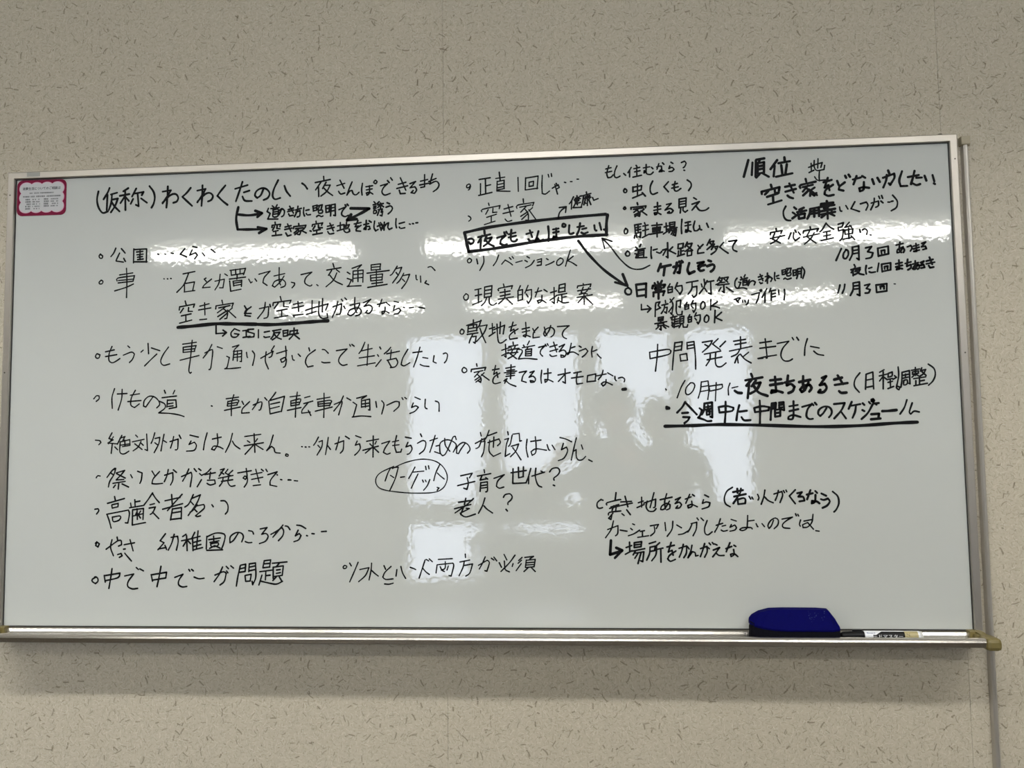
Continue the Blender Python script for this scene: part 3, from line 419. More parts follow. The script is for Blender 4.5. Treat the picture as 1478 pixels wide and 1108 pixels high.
30:-7060 -2125 -6999 -2115 -6981 -2152 -7024 -2215;-6676 -1890 -6658 -1964;-6812 -2016 -6481 -1928;-6728 -2053 -6716 -2106;-6723 -2043 -6601 -2017 -6605 -2081 -6716 -2106;-6819 -2221 -6771 -2343 -6730 -2480;-6824 -2221 -6399 -2145 -6376 -2214 -6405 -2387 -6455 -2382;-6712 -2275 -6688 -2359 -6572 -2328 -6557 -2255 -6712 -2275;-6276 -1951 -6268 -2072;-6270 -1993 -6176 -1978;-6358 -2014 -6345 -2082;-6378 -2103 -6120 -2063;-6317 -2141 -6316 -2424 -6058 -2379;-6317 -2141 -6102 -2116 -6109 -2321;-6228 -2173 -6259 -2241;-6229 -2120 -6219 -2320;-6303 -2256 -6117 -2216;-6216 -2215 -6159 -2294;-6156 -2163 -6194 -2220;-5931 -1828 -6017 -1953 -6098 -2058;-5931 -1838 -5869 -1928 -5796 -2008;-5977 -2048 -5889 -2028;-5992 -2111 -5871 -2091 -5919 -2196 -5968 -2227;-5925 -2185 -5801 -2307;-5686 -1977 -5391 -1916;-5557 -1862 -5543 -2036;-5728 -2134 -5340 -2032;-5354 -1859 -5472 -1984 -5634 -2161;-5536 -2125 -5571 -2334;-5536 -2130 -5361 -2105 -5363 -2315;-5535 -2204 -5371 -2179;-5554 -2324 -5363 -2304;-5135 -1866 -5220 -2038 -5296 -2095;-5156 -1934 -4998 -1872 -5072 -2039 -5228 -2253;-5188 -1991 -5127 -2055;-5056 -2055 -5136 -2154 -5196 -2195;-5088 -2081 -4931 -2051 -4919 -2119 -5086 -2259 -5053 -2275 -4988 -2260;-5115 -2133 -5059 -2186;-4773 -2057 -4745 -2094;-4600 -1985 -4518 -1991 -4463 -2070 -4467 -2174 -4510 -2231
#eighth bulleted line on the left
30:-7006 -2736 -7027 -2804 -6982 -2831 -6956 -2773 -7006 -2736 -7033 -2762;-6820 -2873 -6586 -2712 -6525 -2722 -6518 -2790 -6578 -2816;-6708 -2695 -6733 -2842 -6674 -2994;-6610 -2649 -6598 -2701;-6469 -2791 -6266 -2755;-6355 -2697 -6290 -2906;-6592 -2973 -6526 -2953 -6503 -2995 -6557 -3026;-6454 -2948 -6392 -3016 -6319 -3094;-6478 -2874 -6445 -2869
#further words of the eighth bulleted line on the left
30:-5665 -2590 -5767 -2720 -5689 -2757 -5807 -2887;-5797 -2871 -5649 -2846;-5672 -2804 -5638 -2882;-5554 -2658 -5429 -2638 -5416 -2742 -5447 -2893;-5495 -2601 -5542 -2768 -5605 -2893;-5266 -2602 -5331 -2644;-5351 -2722 -5145 -2681;-5255 -2628 -5239 -2904;-5253 -2717 -5317 -2821;-5237 -2712 -5176 -2775;-5097 -2567 -5156 -2686;-5139 -2671 -5125 -2905;-5134 -2676 -4993 -2640;-5122 -2754 -4981 -2718;-5121 -2827 -4975 -2791;-5125 -2894 -4941 -2848;-5033 -2541 -5060 -2874;-4863 -2641 -4870 -2874;-4862 -2651 -4701 -2584 -4565 -2590 -4510 -2632 -4536 -2772 -4578 -2881;-4824 -2703 -4602 -2673;-4732 -2636 -4726 -2740;-4801 -2755 -4628 -2725;-4785 -2781 -4644 -2761 -4654 -2818 -4768 -2833 -4785 -2781;-4725 -2823 -4805 -2864;-4709 -2813 -4605 -2860;-4859 -2900 -4556 -2891;-4257 -2581 -4347 -2716 -4417 -2762 -4408 -2648 -4300 -2576 -4198 -2587 -4159 -2654 -4191 -2747;-4058 -2541 -3988 -2556 -3966 -2603;-4121 -2742 -4061 -2763 -3997 -2758;-3838 -2511 -3709 -2485 -3810 -2609 -3729 -2594 -3686 -2646 -3734 -2734 -3851 -2780;-3635 -2612 -3517 -2549 -3425 -2486 -3391 -2550 -3410 -2639 -3489 -2727;-3405 -2441 -3477 -2524 -3595 -2663;-3362 -2458 -3314 -2469 -3271 -2526;-3143 -2444 -3063 -2455 -2972 -2507;-3116 -2537 -3168 -2640 -3094 -2599 -3062 -2635 -3104 -2712 -3195 -2748;-2955 -2636 -2939 -2641;-2854 -2600 -2812 -2605;-2674 -2565 -2583 -2560
#ninth bulleted line at the lower left corner of the writing
32:-7007 -3391 -7078 -3432 -7077 -3474 -7016 -3511 -6967 -3469 -6974 -3412 -7013 -3386 -7035 -3396;-6848 -3360 -6823 -3485;-6842 -3365 -6540 -3318 -6577 -3401 -6824 -3459;-6696 -3234 -6720 -3417 -6749 -3599;-6445 -3370 -6270 -3334 -6372 -3469 -6381 -3563 -6292 -3609 -6188 -3599;-6223 -3214 -6179 -3251;-6152 -3240 -6080 -3277;-5930 -3345 -5901 -3469;-5925 -3350 -5631 -3303 -5645 -3407 -5907 -3449;-5742 -3194 -5776 -3392 -5812 -3568;-5471 -3397 -5314 -3340 -5389 -3449 -5393 -3532 -5321 -3573 -5235 -3563;-5201 -3252 -5179 -3283;-5147 -3252 -5114 -3278
31:-5096 -3392 -5004 -3423 -4906 -3413;-4696 -3356 -4535 -3294 -4481 -3325 -4517 -3470 -4597 -3537;-4552 -3207 -4615 -3341 -4711 -3475;-4482 -3196 -4439 -3238;-4396 -3186 -4342 -3228;-4476 -3279 -4448 -3315;-4213 -3186 -4259 -3393 -4284 -3557;-4208 -3176 -4111 -3156 -4120 -3290 -4228 -3305;-4218 -3243 -4121 -3218;-4041 -3151 -4051 -3295;-4041 -3151 -3923 -3135 -3916 -3393 -3973 -3531 -3984 -3470;-4046 -3213 -3923 -3187;-4045 -3279 -3928 -3254;-4120 -3367 -4108 -3470;-4114 -3362 -4002 -3341 -4022 -3465 -4102 -3470;-3757 -3100 -3783 -3223;-3757 -3095 -3634 -3079 -3655 -3213;-3757 -3151 -3650 -3141;-3778 -3223 -3649 -3208;-3841 -3295 -3606 -3265;-3724 -3285 -3733 -3444;-3728 -3367 -3643 -3357;-3798 -3357 -3855 -3537;-3824 -3465 -3668 -3501 -3524 -3521 -3407 -3470;-3602 -3141 -3324 -3116;-3468 -3136 -3526 -3203;-3585 -3213 -3584 -3414;-3585 -3213 -3393 -3188 -3413 -3362;-3521 -3265 -3451 -3255;-3526 -3326 -3446 -3311;-3573 -3383 -3413 -3362;-3530 -3393 -3589 -3455;-3466 -3393 -3418 -3470
#bottom middle line with a small bullet
26:-2238 -3182 -2196 -3197 -2212 -3233 -2254 -3238 -2265 -3207 -2238 -3182;-2143 -3141 -2112 -3192;-1985 -3126 -2059 -3299 -2143 -3482;-1954 -3258 -1781 -3223 -1849 -3365 -1975 -3477;-1733 -3142 -1744 -3269 -1781 -3447;-1739 -3269 -1676 -3325 -1608 -3376;-1503 -3188 -1472 -3254;-1372 -3203 -1487 -3310 -1524 -3396 -1472 -3437 -1336 -3427;-1493 -3518 -1410 -3523 -1331 -3503;-1263 -3259 -1279 -3376;-1189 -3204 -1158 -3320 -1102 -3417;-1017 -3219 -955 -3240 -914 -3260;-741 -3088 -794 -3245 -852 -3412;-784 -3235 -727 -3301 -665 -3346;-720 -3078 -674 -3103;-663 -3068 -606 -3119;-497 -3078 -238 -3064;-519 -3174 -540 -3321;-519 -3174 -229 -3145 -214 -3195 -262 -3377 -303 -3367;-368 -3119 -374 -3235 -442 -3271;-462 -3210 -431 -3271 -385 -3296;-312 -3195 -338 -3271;0 -2983 4 -3044;-99 -3125 81 -3090;-17 -3105 -44 -3221 -117 -3372;-12 -3185 132 -3160 79 -3322 6 -3377;239 -3185 399 -3095 440 -3135 392 -3291 356 -3281;364 -3034 317 -3140 254 -3251;477 -3059 522 -3090;523 -3039 573 -3105;708 -2990 758 -3090;907 -3005 803 -3141 648 -3296;619 -3140 659 -3221;712 -3110 725 -3256 801 -3302;870 -3156 854 -3206;1034 -3046 972 -3101;1023 -3096 961 -3151;1018 -3156 924 -3282;1085 -3046 1244 -3026 1177 -3071;1110 -3091 1093 -3222;1110 -3096 1273 -3081 1251 -3207;1109 -3141 1252 -3132;1104 -3181 1246 -3172;1098 -3227 1251 -3212;1139 -3232 1066 -3297;1205 -3232 1270 -3297
#circled word in the lower middle
25:-1372 -1404 -1425 -1502 -1478 -1646;-1388 -1409 -1230 -1395 -1289 -1606 -1395 -1832;-1378 -1544 -1315 -1586;-1189 -1582 -1115 -1572;-920 -1399 -978 -1506 -1036 -1604;-968 -1491 -753 -1473;-863 -1523 -927 -1651 -990 -1784;-721 -1386 -711 -1447;-668 -1376 -658 -1433;-780 -1637 -764 -1673;-728 -1638 -712 -1669;-644 -1628 -692 -1741 -760 -1822;-459 -1358 -533 -1511 -571 -1649;-502 -1511 -450 -1563 -378 -1621;-509 -1773 -473 -1784 -509 -1825
22:-1341 -1420 -1130 -1324 -893 -1265 -710 -1257 -527 -1300 -397 -1399 -325 -1539 -331 -1667 -410 -1795 -583 -1865 -975 -1872 -1342 -1838 -1552 -1790 -1642 -1706 -1647 -1593 -1557 -1490 -1314 -1379
#two lines of words right of the circled word
29:-71 -1566 142 -1522 90 -1604;48 -1603 68 -1706 41 -1813 -16 -1792;-130 -1745 187 -1671;361 -1458 370 -1515;235 -1575 484 -1531;323 -1560 286 -1647 421 -1622;390 -1602 426 -1633;296 -1693 284 -1851;296 -1698 420 -1679 418 -1842 387 -1862;306 -1749 414 -1735;300 -1795 414 -1781;540 -1619 731 -1554 611 -1665 584 -1762 635 -1798 718 -1778;855 -1520 1134 -1482;892 -1449 884 -1714 1110 -1706;990 -1424 993 -1613;1083 -1415 1075 -1593;993 -1613 1081 -1593;1216 -1447 1173 -1589 1125 -1706;1178 -1589 1171 -1722;1235 -1585 1466 -1516;1309 -1443 1296 -1590 1340 -1743 1411 -1785;1400 -1495 1441 -1516;1558 -1512 1610 -1451 1708 -1442 1742 -1503 1705 -1569 1633 -1624 1637 -1660;1621 -1751 1646 -1762;-117 -2047 132 -2013;19 -1976 -8 -2089;-190 -2164 111 -2089;158 -1983 33 -2094 -181 -2240;22 -2155 84 -2161 -87 -2246;-30 -2155 -77 -2266 16 -2313 192 -2263;370 -1974 322 -2116 249 -2248;353 -2117 404 -2173 507 -2245;711 -1962 742 -1916 830 -1902 870 -1953 849 -2009 792 -2059 791 -2095;754 -2181 779 -2211
#top line of the middle column
29:135 3879 96 3860 89 3814 134 3812 161 3858 135 3879;161 3831 141 3779 121 3766;326 3958 536 3983;444 3966 447 3681;456 3833 541 3850;351 3877 349 3671
28:316 3653 565 3703;640 3965 810 3985
29:707 4082 724 3916
28:666 3911 657 3726;665 3905 796 3926 794 3774;671 3845 789 3867;671 3785 788 3807;657 3726 904 3710;670 3745 801 3767;1057 3969 1060 3704;1200 3957 1190 3726;1200 3950 1434 3980 1411 3737;1264 3868 1262 3789;1264 3868 1348 3885 1340 3799 1262 3789;1197 3725 1424 3750;1512 3991 1502 3800 1506 3648 1564 3632 1643 3689;1622 4006 1634 3953;1680 4017 1686 3964;1695 3739 1806 3801 1824 3748 1766 3717;1768 3829 1786 3782;1742 3810 1766 3717 1790 3624;1923 3843 1948 3835;2032 3852 2064 3850;2155 3893 2187 3892
#second line of the middle column with empty house note
27:116 3269 155 3242 161 3202 122 3170;498 3500 510 3454;372 3340 385 3385 712 3446 698 3387;490 3375 443 3291;581 3398 574 3319 652 3323;462 3231 645 3284;547 3248 546 3142;415 3094 617 3153;789 3378 952 3418;769 3293 964 3332;862 3461 917 3235;806 3186 851 3138 929 3155;1149 3556 1154 3489;1030 3382 1043 3441 1349 3482 1322 3418;1082 3400 1296 3438;1199 3409 1100 3307;1172 3370 1236 3276 1240 3151 1188 3153;1230 3309 1099 3228;1236 3276 1117 3168;1321 3385 1256 3328;1250 3348 1389 3146
#small note above the box with an upward arrow
31:1795 3164 1816 3262 1868 3326 1921 3363;1818 3367 1947 3382 1932 3271;2085 3560 2045 3483 2005 3432;2052 3496 2042 3332;2116 3533 2187 3550 2180 3485 2128 3473;2097 3501 2213 3523;2149 3578 2153 3407;2114 3428 2211 3451;2103 3507 2121 3447 2075 3357 2229 3358;2207 3569 2239 3574;2324 3643 2329 3604;2252 3574 2407 3614;2271 3573 2256 3475 2222 3359;2303 3552 2387 3575 2379 3510;2283 3520 2405 3542;2342 3597 2338 3387;2302 3500 2274 3403;2366 3497 2402 3404;2301 3441 2313 3427;2455 3488 2437 3534;2455 3481 2539 3511
#bold box around the fourth line of the middle column
60:41 2955 525 3044 1272 3124 1917 3173 2673 3212;41 2955 79 2763 116 2591 618 2640 1460 2750 2103 2808 2690 2827
59:2705 3198 2682 3035 2677 2821
#boxed line in bold strokes in the middle column
44:118 2827 164 2839 210 2811 203 2759 150 2734 118 2775;414 2982 419 2923;295 2861 523 2906;373 2885 294 2756;347 2807 338 2656;451 2869 418 2785;431 2824 549 2846 496 2762 397 2687;438 2797 495 2730 586 2681;653 2836 809 2877 724 2794 710 2723 781 2694 833 2712;784 2937 796 2904;823 2949 842 2915;868 2895 997 2923;867 2836 1003 2864;920 2978 906 2834 924 2768 989 2759 1022 2791;1198 2890 1314 2919;1263 2960 1306 2828;1235 2791 1267 2757 1331 2761;1424 2935 1390 2818 1357 2741 1409 2798 1447 2751 1512 2775;1606 3020 1616 2876 1608 2746;1695 2958 1798 2974;1700 2899 1797 2916;1753 2976 1750 2813 1692 2789 1706 2827 1789 2798;1890 3063 1928 3042 1914 3003 1869 3011 1877 3057;1998 3026 1989 2896 2021 2862 2072 2880;2145 2989 2267 3004;2197 3059 2176 2936 2136 2852;2233 2947 2311 2964;2219 2882 2264 2861 2335 2885;2458 3011 2469 2926 2495 2912;2555 3053 2584 2922;2635 2926 2667 2912
#renovation line in katakana below the box
27:128 2466 167 2438 153 2393 108 2381 89 2428 128 2466;265 2448 283 2356;395 2497 394 2372 321 2231;675 2508 634 2398 575 2314;731 2336 797 2412 886 2357 931 2317;875 2456 907 2422;927 2474 952 2440;996 2360 1113 2389;1204 2465 1249 2437;1165 2394 1209 2367;1175 2257 1273 2306 1338 2389;1390 2394 1474 2417 1466 2300 1388 2290;1402 2354 1467 2365;1564 2415 1596 2394;1549 2291 1633 2321 1704 2358;1814 2413 1762 2369 1754 2298 1799 2284 1864 2334 1871 2392 1821 2420;2009 2563 1948 2377 1914 2261;2058 2445 1954 2363 2030 2329 2118 2268
#proposal line in the middle column
28:57 1801 102 1767 88 1695 36 1684 11 1743 57 1801;226 1868 343 1890;232 1757 349 1780;291 1879 289 1625;178 1589 354 1656;408 1915 400 1713;408 1915 545 1937 529 1736;408 1850 531 1866;407 1784 530 1801;400 1720 529 1736;445 1718 405 1628 346 1571;491 1730 496 1606 560 1572 625 1609;759 1963 771 1911;667 1842 674 1881 926 1926 906 1868;692 1803 880 1830;698 1737 879 1771;658 1680 942 1718;783 1865 781 1716 703 1627 664 1595;807 1695 921 1582;1074 1922 1041 1851;1028 1832 1025 1638;1028 1832 1112 1849 1109 1661;1027 1748 1110 1759;1025 1644 1109 1661;1216 1924 1156 1783;1176 1828 1279 1845 1270 1683 1217 1587 1192 1633;1181 1763 1213 1710;1349 1791 1465 1820;1408 1873 1347 1707;1510 1838 1567 1798;1470 1729 1461 1626 1403 1589 1385 1634 1462 1645 1544 1591;1630 1777 1740 1806;1696 1872 1697 1574 1653 1608;1615 1635 1732 1709;1793 1914 1778 1779;1793 1914 1902 1937 1893 1802;1785 1850 1894 1866;1778 1779 1899 1795;1732 1722 1930 1755;1834 1739 1838 1609;1840 1680 1917 1698;1776 1688 1749 1586;1762 1637 1857 1583 1959 1587;2233 1928 2239 1895;2123 1853 2130 1885 2373 1917 2359 1866;2232 1863 2192 1761 2305 1732;2333 1847 2274 1765 2159 1730;2129 1795 2365 1827;2114 1673 2394 1717;2242 1753 2245 1547;2235 1689 2131 1576;2254 1688 2397 1543
#site line in the middle column
28:-26 1139 16 1106 -6 1049 -53 1055 -58 1103 -26 1139;64 1205 338 1287;191 1307 190 1165;96 1199 84 1073;90 1199 253 1221 252 1101;90 1146 247 1164;84 1084 257 1111;73 1037 273 1063;178 1039 130 946 108 878;178 992 241 1001 218 871 187 892;333 1298 300 1199 263 1153;295 1183 447 1206 383 1055 245 901;310 1152 361 1003 417 876;488 1132 588 1161;542 1230 545 1036;481 995 592 1066;566 1114 771 1193 743 1031;694 1252 680 1038;630 1217 638 997 658 881 710 865 799 925;854 1154 985 1193;928 1246 879 1080 942 1115 962 1031;1020 1119 926 1063 857 992 867 929 1002 947;1093 1112 1229 1140;1097 1054 1233 1082;1162 1235 1170 1037 1153 964 1112 986 1149 1006 1242 967;1291 1117 1326 1043;1390 1141 1305 1044 1293 945 1413 958;1504 1138 1528 1028 1548 991;1623 1167 1585 1063 1516 971 1491 1013 1534 1101 1633 1130 1689 1076 1672 993 1625 958;1747 1143 1959 1153 1864 1072 1832 995 1857 942 1908 915
#line about the access road in the middle column
28:713 729 854 773;782 837 790 597 759 623;712 630 838 689;923 875 928 833;844 794 1011 821;881 788 891 751;964 807 948 760;828 726 1031 758;927 750 874 657 982 567;999 733 957 645 826 570;811 669 1009 686;1115 814 1135 777;1225 889 1188 817;1093 767 1322 804;1197 775 1176 739;1155 729 1148 615;1155 729 1264 743 1257 618;1160 688 1258 701;1154 651 1258 659;1148 615 1257 618;1020 738 1077 731 1092 689 1044 607 1018 561 1163 568 1360 548;1394 766 1508 794 1435 718 1423 651 1464 603;1519 820 1534 788;1555 830 1570 798;1601 771 1731 805;1600 688 1745 727;1670 858 1723 675;1599 626 1634 594 1722 608;1771 768 1870 812 1770 679 1853 709 1898 656 1866 584 1804 575 1800 616 1851 605;1994 830 1971 727 1944 639 1923 624 1929 655 2027 668 2123 615;1987 742 2060 766;2137 775 2172 753;2140 682 2254 726 2294 678 2247 617 2189 572;2378 759 2360 661 2369 568;2386 671 2458 700;2467 617 2492 581 2532 544
#last long line of the middle column
28:4 425 46 404 61 356 9 326 -28 358 -22 400 4 425;241 488 251 441;140 344 145 386 412 417 391 365;197 328 359 361;291 341 202 244;249 295 321 221 315 143 274 170;306 252 211 187;316 216 227 150;380 319 327 268;333 288 472 182;537 368 657 386;595 450 557 284 615 324 634 230;672 308 567 237 540 149 581 112 680 136;782 394 954 422;802 347 943 365;755 311 984 338;796 284 947 302;785 243 941 261;881 454 868 200;748 161 805 201 758 119;769 186 846 107 964 58;1030 311 1165 334 1096 247 1074 154 1157 127;1227 307 1305 331 1210 219 1283 238 1328 186 1302 129 1240 125 1230 157 1286 150;1444 344 1427 199 1435 106;1485 276 1614 294;1558 368 1550 166 1503 120 1498 172 1570 166 1647 128;1742 250 1963 292;1872 361 1873 98 1827 125;1865 258 1745 131;2030 281 2164 304;1987 189 2198 215;2097 295 2074 161 2083 78 2185 92;2280 229 2267 111;2280 229 2429 257 2416 129;2268 116 2426 128;2443 221 2618 253;2563 321 2535 229 2473 153;2644 273 2739 215;2615 151 2604 74 2557 33 2527 75 2594 110 2725 51;2774 204 2778 147 2798 126;2840 172 2906 186 2951 149 2940 103
61:2911 -35 2962 -30
#question heading at the top of the right column
30:2690 4064 2789 4087;2683 3995 2798 4017;2748 4125 2709 3978 2728 3897 2785 3906 2822 3947;2898 4114 2860 4025 2847 3924 2888 3891 2951 3920;3019 3966 3054 3932;3161 4077 3097 3978;3129 4020 3126 3898;3250 4111 3265 4089;3207 4048 3316 4071;3221 3989 3319 4007;3259 4068 3260 3908;3188 3890 3343 3921;3382 4057 3501 4074;3435 4119 3427 3987 3390 3961 3397 4004 3432 3992 3441 3944 3513 3930 3560 3971;3532 4062 3557 4034;3624 4064 3692 4082;3667 4126 3629 4021;3734 4139 3759 4111;3712 4076 3720 3975 3668 3972 3695 4008 3761 3979;3888 4143 3924 4120;3866 4075 3849 4028 3906 4047 3941 4008 3904 3973 3848 3970;4078 4130 4135 4154 4164 4116 4137 4054 4111 4033;4120 3985 4135 3980
#first bullet of the right column
34:3033 3678 3069 3650 3057 3608 3021 3610 3012 3647 3033 3678;3183 3704 3181 3614;3183 3699 3343 3725 3331 3646 3187 3619;3267 3754 3262 3548;3173 3498 3350 3566;3351 3592 3406 3527;3546 3802 3502 3708 3500 3602 3540 3553 3628 3582;3833 3780 3748 3688 3828 3590;3903 3719 3995 3742;3891 3656 4009 3678;3955 3780 3932 3670 3946 3607 3991 3600 4054 3645;4176 3798 4236 3748 4244 3680 4196 3602
#second bullet of the right column
34:3025 3334 3045 3307 3019 3287 2999 3309 3025 3334;3254 3405 3263 3368;3138 3288 3138 3320 3411 3341 3400 3305;3184 3286 3359 3306;3266 3289 3188 3228;3245 3263 3300 3219 3289 3151 3258 3162;3285 3225 3202 3180;3290 3203 3206 3148;3374 3280 3311 3234;3317 3255 3422 3172;3564 3315 3678 3332;3553 3252 3681 3274;3623 3397 3618 3202 3571 3172 3562 3204 3613 3208 3679 3174;3786 3354 3873 3372 3757 3250 3855 3278 3905 3234 3868 3193 3802 3196 3833 3221;4018 3446 4013 3283;4018 3446 4146 3462 4136 3305;4022 3393 4139 3410;4020 3346 4138 3362;4014 3288 4136 3305;4044 3282 4031 3188;4090 3296 4083 3233 4123 3200 4165 3230;4283 3462 4333 3429;4250 3343 4383 3385 4304 3299 4246 3232;4325 3298 4388 3222 4490 3224 4547 3264
#third bullet of the right column
34:3032 2933 3067 2900 3055 2843 3014 2834 3005 2887 3032 2933;3197 2991 3209 2827;3197 2991 3316 3008;3206 2938 3304 2955;3205 2890 3303 2908;3259 2994 3256 2873;3209 2832 3307 2855 3294 2756 3269 2773;3193 2796 3186 2744;3224 2806 3233 2763;3378 3027 3387 3000;3346 2965 3443 2982;3344 2880 3447 2903;3392 2984 3387 2790;3330 2750 3460 2814;3510 2969 3694 2984;3524 2922 3667 2938;3524 2922 3527 2853;3667 2938 3655 2870;3523 2890 3661 2901;3522 2853 3655 2870;3470 2808 3701 2842;3603 3019 3601 2756;3734 2935 3801 2954;3771 3008 3772 2840;3715 2805 3808 2865;3833 3011 3836 2932;3833 3011 3930 3023 3923 2945;3837 2974 3924 2987;3836 2932 3923 2945;3794 2891 3963 2917;3855 2895 3818 2828;3854 2863 3952 2881 3933 2766 3903 2783;3900 2867 3858 2795;3936 2871 3888 2778;4058 3066 4044 2925 4046 2804;4118 3001 4210 3019;4111 2943 4218 2961;4169 3020 4159 2842 4118 2828 4124 2870 4215 2835;4291 3026 4263 2923 4276 2849 4327 2847 4374 2887;4370 2940 4383 2871 4408 2860;4503 2977 4531 2903;4596 2875 4611 2869
#fourth bullet of the right column
34:3053 2512 3093 2479 3087 2427 3040 2418 3016 2461 3053 2512;3208 2580 3233 2548;3302 2630 3280 2583;3196 2518 3376 2549;3284 2536 3268 2510;3252 2495 3245 2391;3252 2495 3355 2513 3347 2403;3251 2459 3349 2471;3251 2422 3348 2435;3190 2455 3226 2449 3203 2381 3403 2380;3489 2571 3481 2446 3489 2362;3524 2513 3596 2531;3584 2474 3645 2451 3676 2482;3787 2640 3785 2363 3755 2385;3697 2507 3764 2526 3700 2413;3877 2559 3809 2493;3794 2504 3929 2432;3980 2608 3972 2524;3980 2608 4072 2620 4059 2537 3978 2524;4023 2528 4020 2413;4027 2476 4078 2485;3981 2482 3974 2404;3958 2384 4086 2422;4143 2639 4100 2552;4137 2603 4229 2615 4191 2538 4098 2468;4131 2577 4235 2485;4139 2472 4136 2384;4139 2472 4220 2480 4213 2397 4136 2384;4334 2575 4373 2517;4426 2588 4337 2497 4325 2425 4436 2437;4555 2678 4496 2570;4538 2631 4620 2644 4587 2572 4494 2492;4553 2605 4582 2583;4628 2587 4574 2490;4616 2535 4692 2548 4649 2461 4567 2401;4646 2508 4665 2487;4795 2612 4722 2532 4791 2472 4870 2413;4892 2630 5033 2646 4965 2555 4962 2477 5026 2439
#bold line below the fourth bullet of the right column
53:3655 2253 3600 2119;3643 2190 3832 2226;3725 2198 3700 2038
52:3882 2188 4010 2216 3986 2076 3955 2087
53:3945 2265 3932 2171 3889 2074;3991 2284 4016 2252;4032 2298 4052 2272
52:4168 2252 4134 2129 4162 2055 4255 2094;4315 2248 4431 2265 4328 2190 4450 2207;4384 2194 4332 2144 4366 2101 4427 2115;4513 2289 4558 2272;4490 2185 4586 2214 4621 2176 4593 2115 4552 2085
#two crossing arrows between the box and the right column
50:2159 2728 2352 2461 2632 2161 3005 1873;2959 2081 3037 1866;2817 1937 3037 1866
30:3455 2233 3296 2167 3107 2192 2921 2359 2737 2611 2594 2765;2594 2765 2640 2569;2594 2765 2777 2701
#bold festival line in the right column
40:3057 1828 3107 1779 3095 1712 3034 1703 2994 1746 3005 1803 3057 1828
46:3196 1881 3212 1672;3196 1881 3380 1897 3369 1647;3209 1777 3368 1793;3212 1667 3370 1684;3533 1903 3553 1866;3590 1922 3604 1875;3667 1940 3640 1889;3490 1805 3501 1852 3721 1866 3694 1815;3546 1809 3545 1772 3647 1780 3648 1821 3546 1809;3509 1727 3507 1654;3509 1727 3707 1747 3680 1670;3601 1781 3597 1610
32:3812 1879 3780 1823;3770 1818 3772 1714;3770 1813 3851 1826 3849 1728;3774 1766 3850 1779;3772 1714 3849 1728;3945 1896 3901 1793;3923 1829 4024 1842 4027 1754 3984 1682 3965 1714;3916 1777 3950 1735;4107 1891 4315 1922;4208 1899 4199 1775 4131 1678;4210 1805 4292 1819 4282 1669 4230 1619 4206 1655;4374 1863 4387 1806;4481 1917 4444 1851;4426 1944 4428 1815 4333 1683;4432 1779 4470 1715;4491 1896 4597 1913;4541 1900 4544 1667 4500 1689;4705 1978 4662 1906;4689 1952 4754 1961 4722 1884 4635 1840;4693 1926 4732 1889;4774 1960 4860 1973 4823 1902;4784 1939 4847 1880;4727 1874 4797 1882;4665 1829 4871 1849;4691 1869 4707 1879;4775 1826 4776 1691 4747 1713;4724 1786 4682 1720;4819 1788 4898 1729;4868 1740 4937 1702
#bracketed note after the festival line
32:5015 1948 4978 1892 4975 1799 5009 1762;5086 1966 5100 1940;5162 2006 5141 1965;5074 1915 5200 1948;5145 1934 5129 1903;5119 1893 5116 1811;5119 1893 5189 1907 5186 1824;5118 1862 5188 1871;5116 1816 5186 1824;5043 1875 5078 1869 5050 1797 5024 1762 5120 1769 5184 1747;5234 1911 5197 1834 5211 1808 5248 1874 5299 1893 5338 1866 5316 1815;5396 1957 5467 1981;5399 1906 5475 1929;5427 2008 5473 1888;5413 1864 5432 1838 5462 1847;5558 2025 5551 1840;5516 1959 5581 1978 5518 1877;5523 1887 5600 1957 5639 1924 5612 1869;5688 2031 5679 1928 5693 1887;5715 1963 5756 1978;5724 1927 5763 1921;5818 2069 5821 1991;5818 2069 5884 2082 5876 2005 5821 1991;5822 2032 5877 2041;5899 2097 5979 2100 5956 2023;5929 2086 5891 2020;5906 2009 5971 2023 5964 1972 5904 1963 5901 2004;5843 1908 5868 1928 5907 1901 5972 1920;6012 2063 6014 1965;6012 2063 6067 2071 6063 1974 6014 1965;6015 2016 6065 2025;6092 2086 6094 1988 6071 1912;6097 2086 6162 2094 6151 1925;6100 2034 6155 2043;6099 1993 6154 2002;6173 2120 6215 2041 6180 1909
#map making note at the right of the festival line
31:4953 1558 5044 1591 5063 1580 5001 1520;4987 1552 5026 1504;5102 1538 5106 1507;5142 1537 5146 1511;5207 1546 5195 1489 5164 1459;5265 1637 5406 1674 5377 1562 5340 1486;5418 1715 5438 1730 5447 1704 5427 1694 5413 1715;5538 1742 5490 1656 5448 1585;5506 1666 5495 1492;5608 1745 5576 1674;5591 1694 5691 1712;5616 1694 5610 1530;5619 1637 5684 1651;5617 1586 5687 1599;5746 1711 5748 1628;5846 1718 5853 1651 5834 1529
#two small lines with a hooked arrow below the festival line
